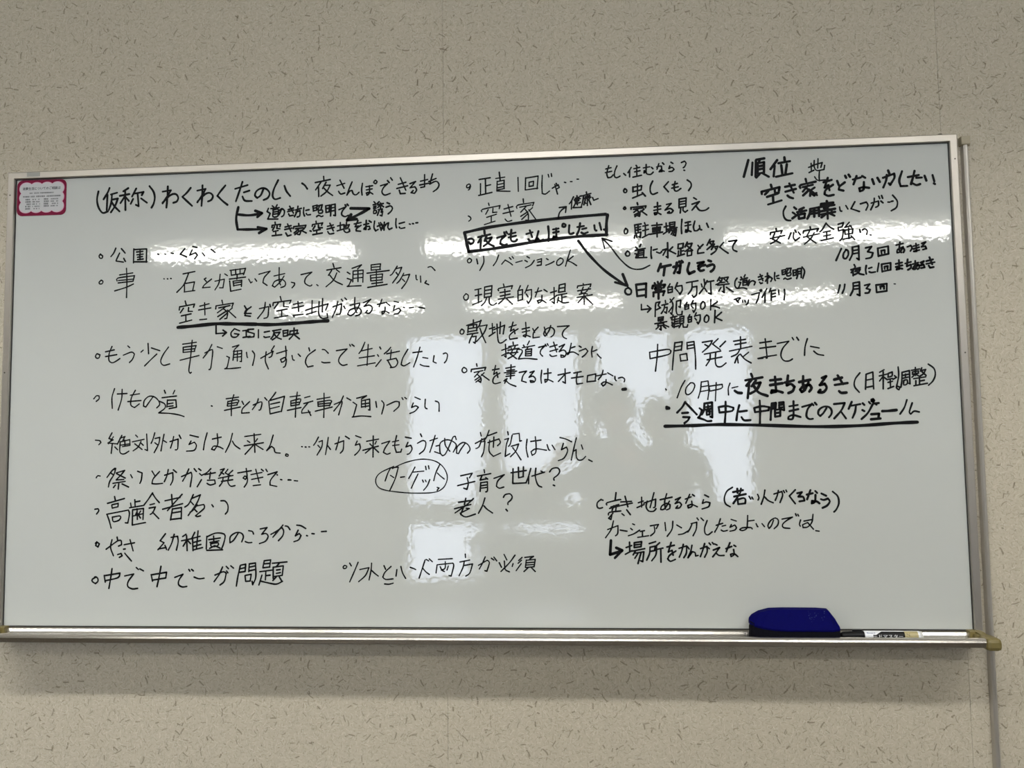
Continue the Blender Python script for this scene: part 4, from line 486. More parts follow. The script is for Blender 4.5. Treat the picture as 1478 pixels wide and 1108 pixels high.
31:3284 1515 3282 1416 3455 1432;3391 1491 3455 1432 3393 1367;3550 1539 3538 1482 3528 1285;3550 1539 3621 1552 3589 1486 3628 1443 3556 1409;3718 1576 3722 1534;3655 1489 3762 1512;3706 1498 3688 1411 3641 1339;3699 1441 3750 1450 3732 1342 3702 1364;3876 1623 3803 1537;3805 1599 3853 1499 3828 1314 3803 1346;3847 1463 3773 1362;3920 1555 3997 1573 3983 1439 3958 1455;3920 1555 3910 1369 3939 1306 4010 1309 4016 1366;4107 1529 4080 1478;4065 1478 4068 1401;4065 1473 4136 1487 4134 1415;4069 1442 4135 1451;4068 1401 4134 1415;4218 1557 4181 1486;4197 1501 4263 1514 4260 1411 4223 1345 4208 1376;4185 1460 4215 1423;4394 1537 4358 1496 4351 1419 4385 1398 4427 1443 4424 1515 4394 1537;4536 1574 4526 1379;4651 1525 4543 1450 4608 1443 4687 1410;3583 1263 3582 1201;3583 1263 3675 1277 3668 1215 3582 1201;3587 1232 3669 1246;3627 1211 3627 1185;3519 1151 3733 1187;3575 1155 3574 1109;3575 1150 3677 1163 3671 1122 3574 1109;3625 1107 3628 1035 3603 1051;3579 1088 3537 1053;3675 1101 3715 1064;3681 1132 3766 1088;3806 1253 3847 1267 3923 1281;3853 1303 3820 1216;3830 1211 3947 1234;3882 1266 3862 1071;3880 1178 3941 1192;3874 1137 3940 1151;3872 1086 3948 1105;3864 1163 3822 1113;3973 1264 3970 1140;3973 1264 4044 1278 4036 1154;3972 1223 4038 1236;3971 1187 4037 1195;3970 1140 4036 1154;3995 1140 3952 1068;4020 1149 4028 1077 4094 1075 4110 1121;3829 1175 3837 1087;4151 1301 4129 1260;4119 1250 4122 1162;4119 1250 4180 1264 4177 1176;4123 1208 4179 1217;4122 1162 4177 1176;4268 1334 4235 1267;4246 1278 4337 1296 4334 1203 4297 1132 4278 1163;4240 1236 4269 1200;4452 1288 4416 1247 4409 1176 4448 1154 4485 1194 4487 1261 4452 1288;4606 1371 4589 1145;4720 1332 4607 1237 4651 1216 4720 1183
#interim heading in large strokes in the right column
29:3410 633 3417 515;3415 633 3730 678 3795 650 3748 585 3422 515;3560 774 3545 553 3508 287;3869 798 3837 547 3811 302;3869 793 4001 810 3982 657;3862 716 3989 739;3860 649 3982 667;4086 798 4088 675;4086 793 4212 810 4230 538 4228 308;4089 736 4211 754;4088 680 4209 698;3954 575 3966 457;3959 575 4075 593 4087 475 3971 462;4362 792 4539 818 4486 727 4357 612;4406 750 4471 712;4645 852 4542 757 4674 651;4774 803 4671 703;4391 576 4683 626;4438 473 4700 518;4496 574 4483 472 4415 366;4592 592 4582 429 4610 352 4685 345 4771 409;4918 799 5129 830;4941 737 5137 769;4838 622 5239 700;5041 878 5039 659;5029 659 4971 568 4870 520;5010 557 4964 497 4926 406;4974 522 4986 405;5176 594 5069 510;5030 562 5107 469 5214 400;5380 758 5584 784;5377 661 5655 691;5477 832 5500 486 5485 481;5336 479 5476 506 5665 533;5425 482 5341 474;5687 741 5891 777 5778 647 5743 516 5794 429 5883 422 5943 456;5953 842 5976 800;6032 845 6064 793;6218 815 6173 674 6157 517;6267 677 6418 643;6322 589 6389 532 6491 510
#first dotted line below the interim heading
26:3681 -38 3695 -59;4032 108 3958 -18 3883 -205;4126 60 4048 -30 4040 -126 4085 -153 4161 -93 4205 13 4171 60 4126 60;4322 77 4302 -75 4258 -217;4321 72 4442 90 4452 -78 4427 -245;4314 -14 4439 4;4301 -101 4437 -78;4454 -7 4471 -94;4459 -7 4690 24 4677 -47 4476 -94;4586 57 4561 -273;4830 42 4797 -49 4798 -170;4862 -45 4967 -21
52:4910 -96 4963 -133 5028 -139;5207 202 5226 151;5104 88 5404 137;5214 101 5121 -9;5166 10 5134 -232;5288 84 5210 -21;5266 29 5366 42 5297 -83 5181 -152;5240 -6 5330 -134 5481 -198;5540 79 5728 96;5537 -7 5755 24
51:5626 143 5637 -125 5552 -144 5563 -103 5652 -110 5749 -142;5795 34 5954 71;5854 159 5828 -17 5902 6 5959 -45 5927 -120 5852 -154;6046 39 6239 76;6119 144 6113 -8 6139 -109;6208 31 6139 -99 6084 -138 6056 -97 6122 -33 6226 -15 6258 -71 6216 -135;6444 105 6519 134 6405 -20 6489 -1 6520 -72 6464 -147 6376 -150 6407 -110;6658 71 6791 104;6664 -25 6885 6;6720 145 6806 -12;6733 -136 6770 -167 6858 -164
30:7106 183 7019 69 7004 -56 7082 -163;7212 156 7191 -110;7212 156 7330 193 7332 -107;7207 50 7330 73;7221 -75 7324 -57;7525 230 7446 186;7438 121 7580 153;7509 195 7496 -110;7501 110 7439 31;7515 99 7571 53;7595 163 7587 93;7595 163 7664 187 7656 117 7592 98;7590 58 7663 72;7583 3 7661 22;7624 62 7622 -93;7578 -107 7677 -69;7769 275 7772 129 7747 5 7724 -95 7765 -130 7787 -86 7735 -65;7700 121 7732 90 7672 56;7832 178 7821 29 7801 -86;7837 178 7959 206 7958 -29 7925 -13;7849 123 7932 141;7847 73 7930 91;7889 147 7886 87;7855 33 7851 -47 7910 -28 7913 42 7855 33;7993 210 8134 232;8063 259 8061 119;8011 180 8009 140;8011 180 8113 198 8111 158 8009 140;8052 139 7997 85;8072 139 8118 103;8173 251 8146 192;8152 202 8239 220 8197 146 8132 102;8165 192 8239 115;8025 60 8233 90;8126 78 8121 -42;8133 18 8206 31;8061 24 8058 -51;8024 -65 8256 -25;8287 314 8379 237 8398 127 8354 18 8274 -60
#underlined dotted line below the interim heading
39:5549 -332 5534 -483 5519 -623;5554 -332 5623 -323 5615 -408 5550 -423;5552 -377 5616 -368;5682 -324 5679 -415;5682 -324 5761 -315 5766 -461 5717 -445;5680 -369 5755 -355;5679 -415 5753 -406;5604 -454 5604 -574;5608 -454 5698 -440 5693 -561 5604 -574;5607 -509 5695 -500;5857 -392 6005 -370;5858 -478 6012 -445;5934 -303 5924 -564 5892 -624 5834 -618 5840 -578 5920 -549 6046 -586;6082 -406 6255 -359 6178 -443 6149 -568 6196 -624 6260 -620;6255 -349 6279 -379;6305 -335 6333 -370;6501 -438 6444 -523 6389 -572 6356 -536 6373 -461 6458 -408 6551 -419 6592 -485 6580 -550 6539 -599;6636 -365 6821 -349 6758 -478 6630 -621;6752 -502 6834 -624;6944 -331 6885 -455;6931 -400 7092 -373;7014 -397 6995 -506 6946 -615;7132 -359 7160 -389;7122 -479 7155 -499;7101 -638 7211 -535 7305 -377;7239 -336 7262 -366;7285 -297 7314 -287 7332 -312 7312 -337 7284 -321 7368 -388;7330 -367 7408 -359
51:7273 -556 7404 -548 7391 -627;7265 -645 7425 -633;7464 -504 7575 -501 7706 -488
33:7892 -312 7843 -446 7765 -559;7981 -368 7926 -522 7948 -562 8008 -513 8093 -529
61:3692 -370 3731 -391;3694 -394 3728 -384
41:4025 -284 3969 -375 3876 -472;4025 -291 4119 -394 4226 -514;3966 -483 4070 -475;3981 -554 4094 -560 4066 -613 4001 -663;4276 -400 4318 -431 4282 -532 4247 -569 4346 -604 4412 -635 4478 -630;4365 -314 4355 -432 4315 -516;4365 -317 4502 -299 4497 -569 4464 -555;4393 -382 4476 -366;4427 -349 4425 -420;4385 -429 4478 -410;4400 -460 4402 -517;4400 -460 4457 -451 4449 -515 4402 -521;4615 -386 4629 -484;4615 -386 4752 -368 4873 -400 4852 -457 4629 -484;4741 -290 4735 -472 4716 -660;4981 -358 4947 -475 4922 -626;4980 -473 5110 -458;5013 -571 5058 -629 5170 -627;5243 -413 5254 -487;5243 -410 5379 -382 5504 -400 5492 -457 5254 -487;5343 -280 5343 -482 5332 -700;5551 -351 5532 -518 5522 -629;5555 -351 5628 -329 5618 -423 5552 -432;5560 -391 5619 -382
#thick underline of the last interim line
60:3655 -715 4149 -710 4640 -699 5371 -722 6336 -761 7055 -754 7651 -720 8053 -707
#heading word at the top right of the board
46:5288 4127 5197 3819;5361 4078 5341 3846;5425 4115 5408 3811;5432 4128 5575 4148;5500 4131 5467 4068;5454 4062 5448 3868;5454 4062 5567 4077 5560 3883;5458 4003 5565 4018;5457 3945 5563 3960;5448 3868 5560 3883;5485 3866 5420 3797;5535 3871 5644 3802;5804 4106 5680 3942;5757 4004 5731 3805;5935 4152 5939 4087;5826 4047 6032 4077;5874 4006 5887 3850;5974 4021 5943 3848;5774 3797 6067 3850
#small inserted character above the house line
28:6360 3948 6447 3976;6406 4023 6406 3868;6363 3851 6450 3892;6429 3983 6603 4028 6575 3939;6532 4102 6519 3928;6463 4072 6459 3950 6505 3884 6629 3898 6644 3975;6548 3882 6538 3767 6541 3689;6458 3770 6511 3703 6652 3704
#empty house line at the top right
45:5676 3652 5687 3606;5509 3484 5505 3529 5829 3601 5814 3531;5629 3538 5565 3475;5741 3572 5745 3501 5813 3498;5600 3429 5794 3486;5706 3451 5708 3335;5614 3287 5857 3355;5928 3603 6102 3635;5931 3513 6118 3558;6004 3665 6078 3488;5965 3441 6001 3408 6062 3386;6297 3737 6307 3685;6198 3574 6206 3625 6473 3679;6242 3585 6422 3623;6335 3614 6239 3502;6303 3563 6368 3510 6365 3420;6350 3530 6242 3431;6450 3571 6368 3516
44:6351 3542 6488 3428;6373 3477 6439 3423 6477 3467;6613 3661 6756 3700;6690 3741 6628 3564 6697 3606 6712 3509;6777 3610 6645 3518 6623 3442 6683 3408 6782 3423;6853 3677 6880 3593;6986 3646 6892 3573 6877 3516 6956 3494;6997 3768 7014 3729;7059 3785 7082 3745;7129 3692 7270 3725;7198 3754 7137 3602;7296 3750 7349 3716;7322 3640 7310 3506 7247 3470 7238 3528 7305 3544 7408 3528;7470 3685 7496 3595;7562 3707 7601 3629;7659 3703 7856 3772 7858 3696 7780 3571 7757 3597;7728 3752 7711 3650 7657 3525;7755 3834 7782 3750;7997 3812 7941 3648 7960 3539 8075 3541;8094 3699 8283 3730;8214 3809 8185 3702 8143 3570;8238 3681 8335 3683;8174 3581 8238 3547 8299 3564;8385 3713 8411 3623;8523 3721 8548 3605;8540 3567 8558 3554
#bracketed line about ideas at the top right
37:5927 3243 5881 3149 5889 3046 5937 2987 6004 2978
46:6074 3219 6110 3185;6046 3124 6082 3097;6036 3015 6137 3088;6246 3206 6165 3171;6126 3127 6287 3153;6202 3176 6199 3086;6149 3081 6152 3005;6149 3081 6260 3097 6251 3020 6152 3005;6355 3177 6346 3094 6300 2999;6355 3177 6510 3203 6510 3043;6360 3132 6508 3152;6358 3087 6506 3101;6429 3180 6424 3033;6655 3313 6660 3281;6547 3227 6555 3265 6770 3283 6750 3233;6541 3208 6786 3238;6634 3243 6601 3181 6734 3144;6701 3234 6612 3155;6531 3125 6796 3167;6553 3067 6794 3110;6661 3166 6660 2987;6646 3089 6551 3016;6677 3095 6779 3040;6585 3245 6738 3252
32:6876 3196 6886 3126 6910 3118;6987 3218 7021 3153;7148 3282 7076 3157 7148 3129 7220 3101;7244 3240 7348 3268 7376 3210 7336 3122;7432 3246 7561 3280 7558 3197 7508 3167;7491 3333 7481 3251 7421 3125;7571 3368 7587 3323;7620 3379 7636 3328;7604 3278 7639 3245;7724 3255 7760 3253;7785 3265 7815 3270;7814 3378 7888 3268 7870 3154 7777 3094
#line about safety at the top right
31:5740 2840 5745 2795;5632 2728 5639 2766 5844 2798 5823 2747;5713 2751 5666 2650 5805 2569;5809 2703 5732 2616 5632 2562;5629 2658 5890 2707;6002 2748 5955 2641;6051 2752 6041 2657 6076 2605 6152 2660;6071 2803 6094 2757;6131 2762 6166 2710;6343 2851 6348 2813;6216 2734 6224 2778 6489 2814 6462 2764;6334 2781 6275 2675 6436 2548;6412 2740 6347 2634 6233 2536;6220 2664 6503 2718;6627 2911 6561 2799 6511 2750;6627 2905 6685 2839 6756 2792;6571 2741 6694 2763;6575 2671 6698 2692;6633 2752 6627 2612;6529 2590 6744 2634;6839 2879 6932 2907 6904 2832 6837 2821 6840 2758 6927 2780 6902 2635 6858 2579
30:7035 2910 6952 2817 7063 2845;7039 2853 7074 2813;6951 2773 6953 2690;6950 2767 7091 2787 7082 2705 6953 2690;7019 2802 7017 2612;6913 2603 7085 2635;7056 2661 7119 2589;7212 2770 7222 2719;7260 2762 7303 2780 7344 2741 7329 2678;7389 2669 7407 2662
#three dated lines at the right edge
37:6876 2432 6829 2333 6776 2220;6954 2405 6909 2336 6906 2267 6947 2247 6993 2315 6990 2391 6954 2411
36:7071 2452 7066 2331 7013 2219;7071 2452 7181 2473 7177 2220 7141 2247;7075 2388 7178 2404;7072 2331 7176 2347;7301 2432 7404 2453 7334 2361 7424 2339 7390 2258 7298 2236;7512 2418 7517 2273;7512 2418 7694 2450 7694 2312 7518 2279;7570 2372 7574 2322;7570 2372 7631 2383 7629 2333;7833 2465 7955 2492;7902 2519 7884 2381 7917 2330;7952 2429 7900 2343 7845 2326 7854 2382 7946 2423 7974 2372 7953 2329;8024 2427 8085 2450 8107 2406 8075 2350;8133 2436 8224 2458;8130 2386 8228 2414;8177 2485 8182 2346 8134 2342 8231 2364;8279 2482 8346 2505 8270 2419 8336 2430 8352 2385 8291 2368;7088 2135 7105 2096;7030 2042 7189 2075;7091 2065 7034 1991;7065 2009 7062 1934;7140 2064 7101 2008;7120 2033 7187 2043 7155 1988 7087 1952;7120 2020 7172 1968 7250 1947;7299 2109 7284 2034 7293 1958;7339 2058 7394 2075;7348 1994 7384 1981 7451 1991;7518 2147 7487 1997;7565 2126 7571 1988;7565 2126 7723 2147 7717 2021 7572 1994;7612 2081 7616 2037;7618 2081 7672 2092 7664 2042;7812 2125 7921 2147;7810 2069 7925 2097;7869 2193 7868 2029 7819 2018 7839 2049 7922 2034;7974 2127 8078 2155;8020 2201 8002 2075 8069 2105 8073 2048 8017 2012;8100 2110 8203 2138;8150 2171 8144 2040;8195 2107 8143 2021 8102 2028 8134 2084 8207 2094 8216 2044 8185 2020;8239 2137 8299 2161 8236 2081 8291 2098 8306 2047 8246 2037;8341 2159 8456 2187;8339 2109 8484 2136;8398 2227 8440 2100;8379 2077 8401 2038 8461 2049;6825 1770 6810 1708 6783 1627;6910 1780 6895 1699 6861 1624;7056 1801 7051 1682 6999 1577;7056 1801 7166 1817 7162 1572 7120 1592;7060 1745 7163 1754;7058 1688 7161 1698;7254 1752 7345 1774 7281 1694 7347 1674 7320 1618 7260 1613;7453 1752 7459 1620;7453 1752 7640 1772 7634 1641 7459 1620;7529 1719 7528 1681;7523 1719 7590 1730 7588 1680
21:7766 1765 7790 1762
#vacant lot line at the lower right
31:2479 -2020 2514 -2031
30:2479 -2015 2412 -2070 2405 -2146 2445 -2176 2501 -2162;2749 -1897 2731 -2022;2578 -2112 2583 -2077 2796 -2023 2831 -2023;2652 -2153 2794 -2108;2703 -2133 2671 -2213;2627 -2178 2864 -2119;2749 -2118 2736 -2224;2604 -2293 2625 -2248 2827 -2224;2685 -2263 2608 -2353 2648 -2374 2664 -2298;2830 -2063 3022 -2055;2849 -2124 3036 -2085;2908 -1963 2954 -2150;2933 -2205 2996 -2291;2846 -2274 2885 -2305;3141 -2081 3232 -2051;3204 -1981 3200 -2157;3119 -2166 3246 -2112;3241 -2087 3453 -2018 3440 -2153 3410 -2168;3426 -1903 3350 -2168;3302 -2052 3280 -2152 3323 -2228 3413 -2233 3454 -2188;3533 -2029 3744 -1985;3651 -1924 3612 -2059 3619 -2195;3697 -2055 3604 -2194 3538 -2204 3555 -2144 3641 -2095 3705 -2120 3698 -2185 3643 -2210;3802 -2031 3893 -1992 3795 -2101 3871 -2076 3909 -2122 3873 -2176 3808 -2181 3839 -2141;3977 -2022 4082 -1983;4058 -1938 3984 -2097;4108 -1943 4142 -1969;4090 -2058 4092 -2148 4027 -2178 4018 -2138 4088 -2118 4186 -2159;4321 -1950 4389 -1986;4299 -2035 4277 -2100 4347 -2075 4411 -2091 4384 -2160 4269 -2199;4814 -1820 4714 -1889 4665 -2013 4687 -2113 4764 -2163
#bracketed second half of the vacant lot line
38:4822 -1905 4996 -1871;4898 -1845 4901 -1920;4962 -1841 4950 -1906;4839 -1984 5043 -1941;4940 -1930 4878 -2024 4821 -2104;4897 -2030 4904 -2119;4902 -2035 5001 -2011 5035 -2041 5027 -2105 4904 -2119
30:5100 -1982 5128 -2031;5149 -1997 5167 -2032;5249 -1948 5271 -2008 5255 -2047;5379 -1875 5355 -1994 5307 -2122;5370 -1994 5431 -2059 5518 -2099;5533 -1945 5671 -1902 5684 -1971 5635 -2095;5613 -1882 5591 -1971 5554 -2055;5701 -1887 5720 -1922;5746 -1878 5759 -1908;5907 -1874 5800 -1982 5898 -2117
39:5939 -1934 6022 -1915 5956 -1994 6038 -1999 6060 -2064 5972 -2078;6103 -1960 6206 -1936;6169 -1881 6105 -2044;6251 -1897 6284 -1932;6253 -1966 6239 -2090 6185 -2114 6191 -2070 6268 -2080 6316 -2115;6356 -1942 6437 -1983;6343 -2041 6391 -2056 6464 -2032 6496 -2082 6445 -2155 6366 -2194
34:6551 -1910 6635 -1994 6649 -2117 6601 -2225 6561 -2265
#katakana line at the lower right
27:2583 -2554 2771 -2485 2763 -2625 2722 -2665;2692 -2399 2649 -2549 2545 -2699;2809 -2565 2929 -2585;3032 -2456 3067 -2471;2995 -2536 3025 -2561;2952 -2666 3053 -2631 3155 -2567;3164 -2592 3240 -2577;3204 -2587 3202 -2682;3117 -2696 3312 -2667;3346 -2493 3492 -2469 3450 -2543;3416 -2508 3419 -2603 3347 -2667;3607 -2434 3618 -2579;3747 -2415 3728 -2555 3641 -2679;3815 -2480 3898 -2531;3840 -2650 3925 -2635 4021 -2581;4083 -2467 4041 -2556 4005 -2606;4069 -2457 4168 -2433 4155 -2557 4097 -2671;4175 -2358 4199 -2393;4245 -2358 4288 -2403;4352 -2404 4304 -2533 4311 -2632 4360 -2657 4435 -2603;4508 -2489 4622 -2455;4585 -2375 4537 -2509 4479 -2608;4611 -2505 4675 -2490;4594 -2574 4633 -2594 4702 -2579;4772 -2386 4864 -2417;4774 -2476 4748 -2525 4833 -2486 4861 -2531 4830 -2575 4746 -2594;5064 -2319 5054 -2462 5037 -2551 4962 -2586 4919 -2566 4964 -2536 5111 -2532 5135 -2557;5061 -2418 5174 -2404;5206 -2463 5224 -2508 5234 -2518;5309 -2464 5351 -2518;5511 -2406 5469 -2504 5428 -2548 5410 -2499 5457 -2415 5542 -2366 5594 -2406 5581 -2490 5516 -2554;5659 -2387 5840 -2353 5731 -2417 5665 -2481 5678 -2535 5789 -2550;5896 -2295 5909 -2329;5935 -2305 5948 -2334;5979 -2404 5957 -2477 5971 -2512;6037 -2424 6188 -2395;6197 -2306 6172 -2444 6096 -2527 6018 -2537 6010 -2488 6099 -2449 6196 -2567;6234 -2592 6292 -2602
#closing line with a bold hooked arrow at the lower right
49:2639 -2749 2619 -2999 2831 -2935;2732 -2879 2836 -2925 2703 -3059
32:2907 -2875 3008 -2840;2970 -2780 2971 -2950;2890 -2995 3011 -2930;3054 -2791 3052 -2876;3054 -2791 3185 -2771 3173 -2861;3059 -2831 3174 -2816;3052 -2876 3173 -2861;2981 -2945 3237 -2896;3076 -2930 3029 -3005;3070 -2975 3220 -2951 3196 -3125 3162 -3110;3125 -2965 3058 -3065;3170 -2965 3111 -3159;3319 -2807 3434 -2772;3332 -2867 3319 -2986 3267 -3100;3332 -2871 3422 -2852 3410 -2931 3330 -2946;3503 -2793 3447 -2842;3447 -2837 3433 -3001 3356 -3110;3441 -2912 3561 -2887;3520 -2902 3519 -3135;3631 -2868 3761 -2838;3707 -2788 3653 -2957 3718 -2927 3736 -3012;3788 -2938 3677 -3012 3640 -3076 3684 -3121 3774 -3086;3843 -2893 3978 -2849 3970 -2978 3923 -3057;3920 -2824 3886 -2953 3844 -3047;3988 -2859 4021 -2904;4073 -2839 4045 -2953 3997 -3057 4074 -2953 4123 -2968 4132 -3028 4176 -3018;4219 -2899 4334 -2860 4336 -2954 4289 -3048;4296 -2810 4258 -2929 4215 -3038;4375 -2801 4399 -2831;4430 -2791 4453 -2821;4343 -2875 4377 -2900;4468 -2816 4512 -2836;4445 -2925 4555 -2881 4483 -2979 4432 -3043;4493 -2979 4541 -3019 4629 -3019;4667 -2901 4767 -2862;4739 -2797 4670 -2955;4807 -2842 4840 -2862
31:4799 -2916 4806 -3005 4751 -3039 4743 -3000 4807 -2990 4869 -3040'''
rnd = random.Random(3)
cur = None; ln_i = 0
def flush():
    global cur
    if cur:
        lab, bm = cur; bmesh.ops.recalc_face_normals(bm, faces=bm.faces[:])
        o = new('handwritten_line', bm, M['ink'], label=lab)
        o.parent = panel; o.location = (0, 0, 0)
        q = panel; off = Vector((0, 0, 0))
        while q: off += q.location; q = q.parent
        o.location = -off
    cur = None
for l in INK.strip().splitlines():
    if l[0] == '#':
        flush(); cur = (l[1:], bmesh.new()); ln_i = 0; continue
    wd, rest = l.split(':')
    for st in rest.split(';'):
        v = [int(t) for t in st.split()]; P = [Vector((v[i] / 10000, ZC + v[i + 1] / 10000)) for i in range(0, len(v), 2)]
        ln_i += 1; y = -.00030 - .0000015 * ln_i
        for run in split_corners(P): ribbon(cur[1], catmull(run), int(wd) / 10000, y, rnd)
flush()
for o in COL.objects:
    if o.name.startswith('handwritten_line'):
        for p in o.data.polygons:
            pass

# ------------------------------------------------------------ text helper
def text_mesh(name, s, size, x, y, z, m, wide=None, parent=None, bold=0.0, **kw):
    cu = bpy.data.curves.new(name, 'FONT'); cu.body = s; cu.size = size; cu.resolution_u = 2; cu.offset = size * bold
    o = bpy.data.objects.new(name, cu); COL.objects.link(o)
    bpy.context.view_layer.update()
    me = bpy.data.meshes.new_from_object(o.evaluated_get(bpy.context.evaluated_depsgraph_get()))
    bpy.data.objects.remove(o); bpy.data.curves.remove(cu)
    xs_ = [v.co.x for v in me.vertices] or [0, 1]
    k_ = wide / (max(xs_) - min(xs_)) if wide else 1.0; x0 = min(xs_)
    for v in me.vertices: v.co = Vector((x + (v.co.x - x0) * k_, y, z + v.co.y))
    me.name = name
    ob = bpy.data.objects.new(name, me); COL.objects.link(ob); me.materials.clear(); me.materials.append(m)
    if parent: under(ob, parent)
    tag(ob, **kw); return ob

# ------------------------------------------------------------ the notice card in the upper left corner
card = thing('notice_card', 'small crimson-bordered printed notice stuck in the upper left corner of the whiteboard', 'notice', (-.829, 0, 1.843))
def rrect(x0, z0, x1, z1, r, n=5):
    pts = []
    for cx_, cz_, a0 in ((x1 - r, z1 - r, 0), (x0 + r, z1 - r, 90), (x0 + r, z0 + r, 180), (x1 - r, z0 + r, 270)):
        for i in range(n + 1): a = R(a0 + 90 * i / n); pts.append((cx_ + r * math.cos(a), cz_ + r * math.sin(a)))
    return pts
def scallop(x0, z0, x1, z1, nx, nz, d, n=7):
    """cloud outline: bulges outward between cusps"""
    pts = []
    def side(a, b, k_, first):
        a = Vector(a); b = Vector(b); t = (b - a) / k_; nrm = Vector((t.y, -t.x)).normalized()
        for i in range(k_):
            for j in range(n): s_ = j / n; pts.append(tuple(a + t * (i + s_) + nrm * d * (math.sin(math.pi * s_) ** .7)))
    side((x0, z0), (x1, z0), nx, 1); side((x1, z0), (x1, z1), nz, 0); side((x1, z1), (x0, z1), nx, 0); side((x0, z1), (x0, z0), nz, 0)
    return pts
cx0, cx1, cz0, cz1 = -.8795, -.7785, 1.8075, 1.8785
bm = bmesh.new(); flat_poly(bm, rrect(cx0, cz0, cx1, cz1, .011), -.0010, -.0002); under(new('backing', bm, M['magenta'], label='crimson border'), card)
bm = bmesh.new(); flat_poly(bm, scallop(cx0 + .0085, cz0 + .009, cx1 - .0075, cz1 - .008, 4, 3, .0038), -.0013, -.0009); under(new('pink_edge', bm, M['pink']), card)
bm = bmesh.new(); flat_poly(bm, scallop(cx0 + .0095, cz0 + .010, cx1 - .0085, cz1 - .009, 4, 3, .0037), -.0016, -.0012); under(new('print_area', bm, M['card']), card)
text_mesh('printed_title', '消費生活についてのご相談は', .0062, cx0 + .0115, -.0017, cz1 - .0195, M['print'], wide=.078, parent=card, bold=.02)
bm = bmesh.new(); rr = random.Random(5)
def words(x0, x1, z, h, fill):
    x = x0
    while x < x1:
        wdt = rr.uniform(.0012, .0026); 
        if rr.random() < fill:
            for q in range(2):
                a = z + h * (.1 + .5 * q); vs = [bm.verts.new(p) for p in ((x, -.0017, a), (min(x + wdt, x1), -.0017, a), (min(x + wdt, x1), -.0017, a + h * .3), (x, -.0017, a + h * .3))]; bm.faces.new(vs)
            if rr.random() < .6:
                c = x + wdt * .5; vs = [bm.verts.new(p) for p in ((c - .0003, -.00171, z), (c + .0003, -.00171, z), (c + .0003, -.00171, z + h), (c - .0003, -.00171, z + h))]; bm.faces.new(vs)
        x += wdt + .0004
words(cx0 + .026, cx0 + .076, cz1 - .0275, .0026, .8)
words(cx0 + .013, cx0 + .090, cz1 - .0345, .0030, .9)
for i in range(5): words(cx0 + .018, cx0 + .0285, cz1 - .0405 - i * .0046, .0034, .95); words(cx0 + .0325, cx0 + .047, cz1 - .0402 - i * .0046, .0026, .7)
for i in range(4): words(cx0 + .056, cx0 + .0665, cz1 - .0405 - i * .0046, .0034, .95); words(cx0 + .070, cx0 + .085, cz1 - .0402 - i * .0046, .0026, .7)
under(new('small_print', bm, M['print'], kind='stuff'), card)

# ------------------------------------------------------------ the wall rail to the right of the board
rl = thing('wall_rail', 'thin upright aluminium rail on the wall just right of the whiteboard', 'rail', (.9190, YW, 0.10))
bm = bmesh.new(); RX = .9190
prof_r = [(-.0052, 0), (-.0052, -.006), (-.0042, -.0100), (-.0012, -.0122), (.0016, -.0122), (.0038, -.0100), (.0048, -.006), (.0048, 0)]
A = [bm.verts.new((RX + x, YW + y, .10)) for x, y in prof_r]; B = [bm.verts.new((RX + x, YW + y, 1.8800)) for x, y in prof_r]
for i in range(len(prof_r)): j = (i + 1) % len(prof_r); bm.faces.new((A[i], A[j], B[j], B[i]))
bm.faces.new(A); bm.faces.new(B); bmesh.ops.recalc_face_normals(bm, faces=bm.faces[:])
under(new('rail_profile', bm, M['rail']), rl)
under(boxobj('top_cap', (RX - .0085, YW - .0145, 1.8800), (RX + .0075, YW, 1.8960), M['beige'], bevel=.0015, label='beige plastic top cap'), rl)

# ------------------------------------------------------------ eraser on the tray
er = thing('board_eraser', 'navy blue whiteboard eraser with black felt base on the pen tray', 'eraser', (.571, -.030, 1.0065))
def loft(bm, sections):
    rings = [[bm.verts.new(p) for p in s] for s in sections]; n = len(rings[0])
    for A_, B_ in zip(rings, rings[1:]):
        for i in range(n): bm.faces.new((A_[i], A_[(i + 1) % n], B_[(i + 1) % n], B_[i]))
    bm.faces.new(list(reversed(rings[0]))); bm.faces.new(rings[-1]); bmesh.ops.recalc_face_normals(bm, faces=bm.faces[:])
EX0, EX1 = .4985, .6450
def er_sec(x, zb, zt_f, zt_b, yf, yb):
    return [(x, yf, zb), (x, yf - .001, zb + (zt_f - zb) * .6), (x, yf + .002, zt_f), (x, yf * .45 + yb * .55, zt_b - .0015), (x, yb - .004, zt_b), (x, yb, zt_b - .005), (x, yb, zb)]
secs = [er_sec(EX0, 1.034, 1.0400, 1.0445, -.030, -.016), er_sec(EX0 + .006, 1.032, 1.0385, 1.0490, -.040, -.010), er_sec(EX0 + .018, 1.029, 1.0365, 1.0548, -.0455, -.007), er_sec(EX0 + .036, 1.027, 1.0335, 1.0592, -.048, -.006),
        er_sec(EX0 + .060, 1.026, 1.0315, 1.0600, -.049, -.006), er_sec(EX1 - .030, 1.026, 1.0315, 1.0596, -.049, -.006), er_sec(EX1 - .0120, 1.026, 1.0320, 1.0585, -.049, -.007), er_sec(EX1 - .0020, 1.027, 1.0340, 1.0450, -.048, -.009), er_sec(EX1, 1.027, 1.0345, 1.0400, -.047, -.012)]
bm = bmesh.new(); loft(bm, secs)
body = under(new('eraser_body', bm, M['navy']), er)
bv = body.modifiers.new('bevel', 'BEVEL'); bv.width = .0012; bv.segments = 2; bv.limit_method = 'ANGLE'; bv.angle_limit = R(25)
def plan(x, e):
    return x
fe = [(EX0 + .0005, -.030, -.016), (EX0 + .005, -.038, -.012), (EX0 + .017, -.0445, -.009), (EX0 + .034, -.047, -.008), (EX1 - .006, -.0475, -.008), (EX1 - .0004, -.046, -.011)]
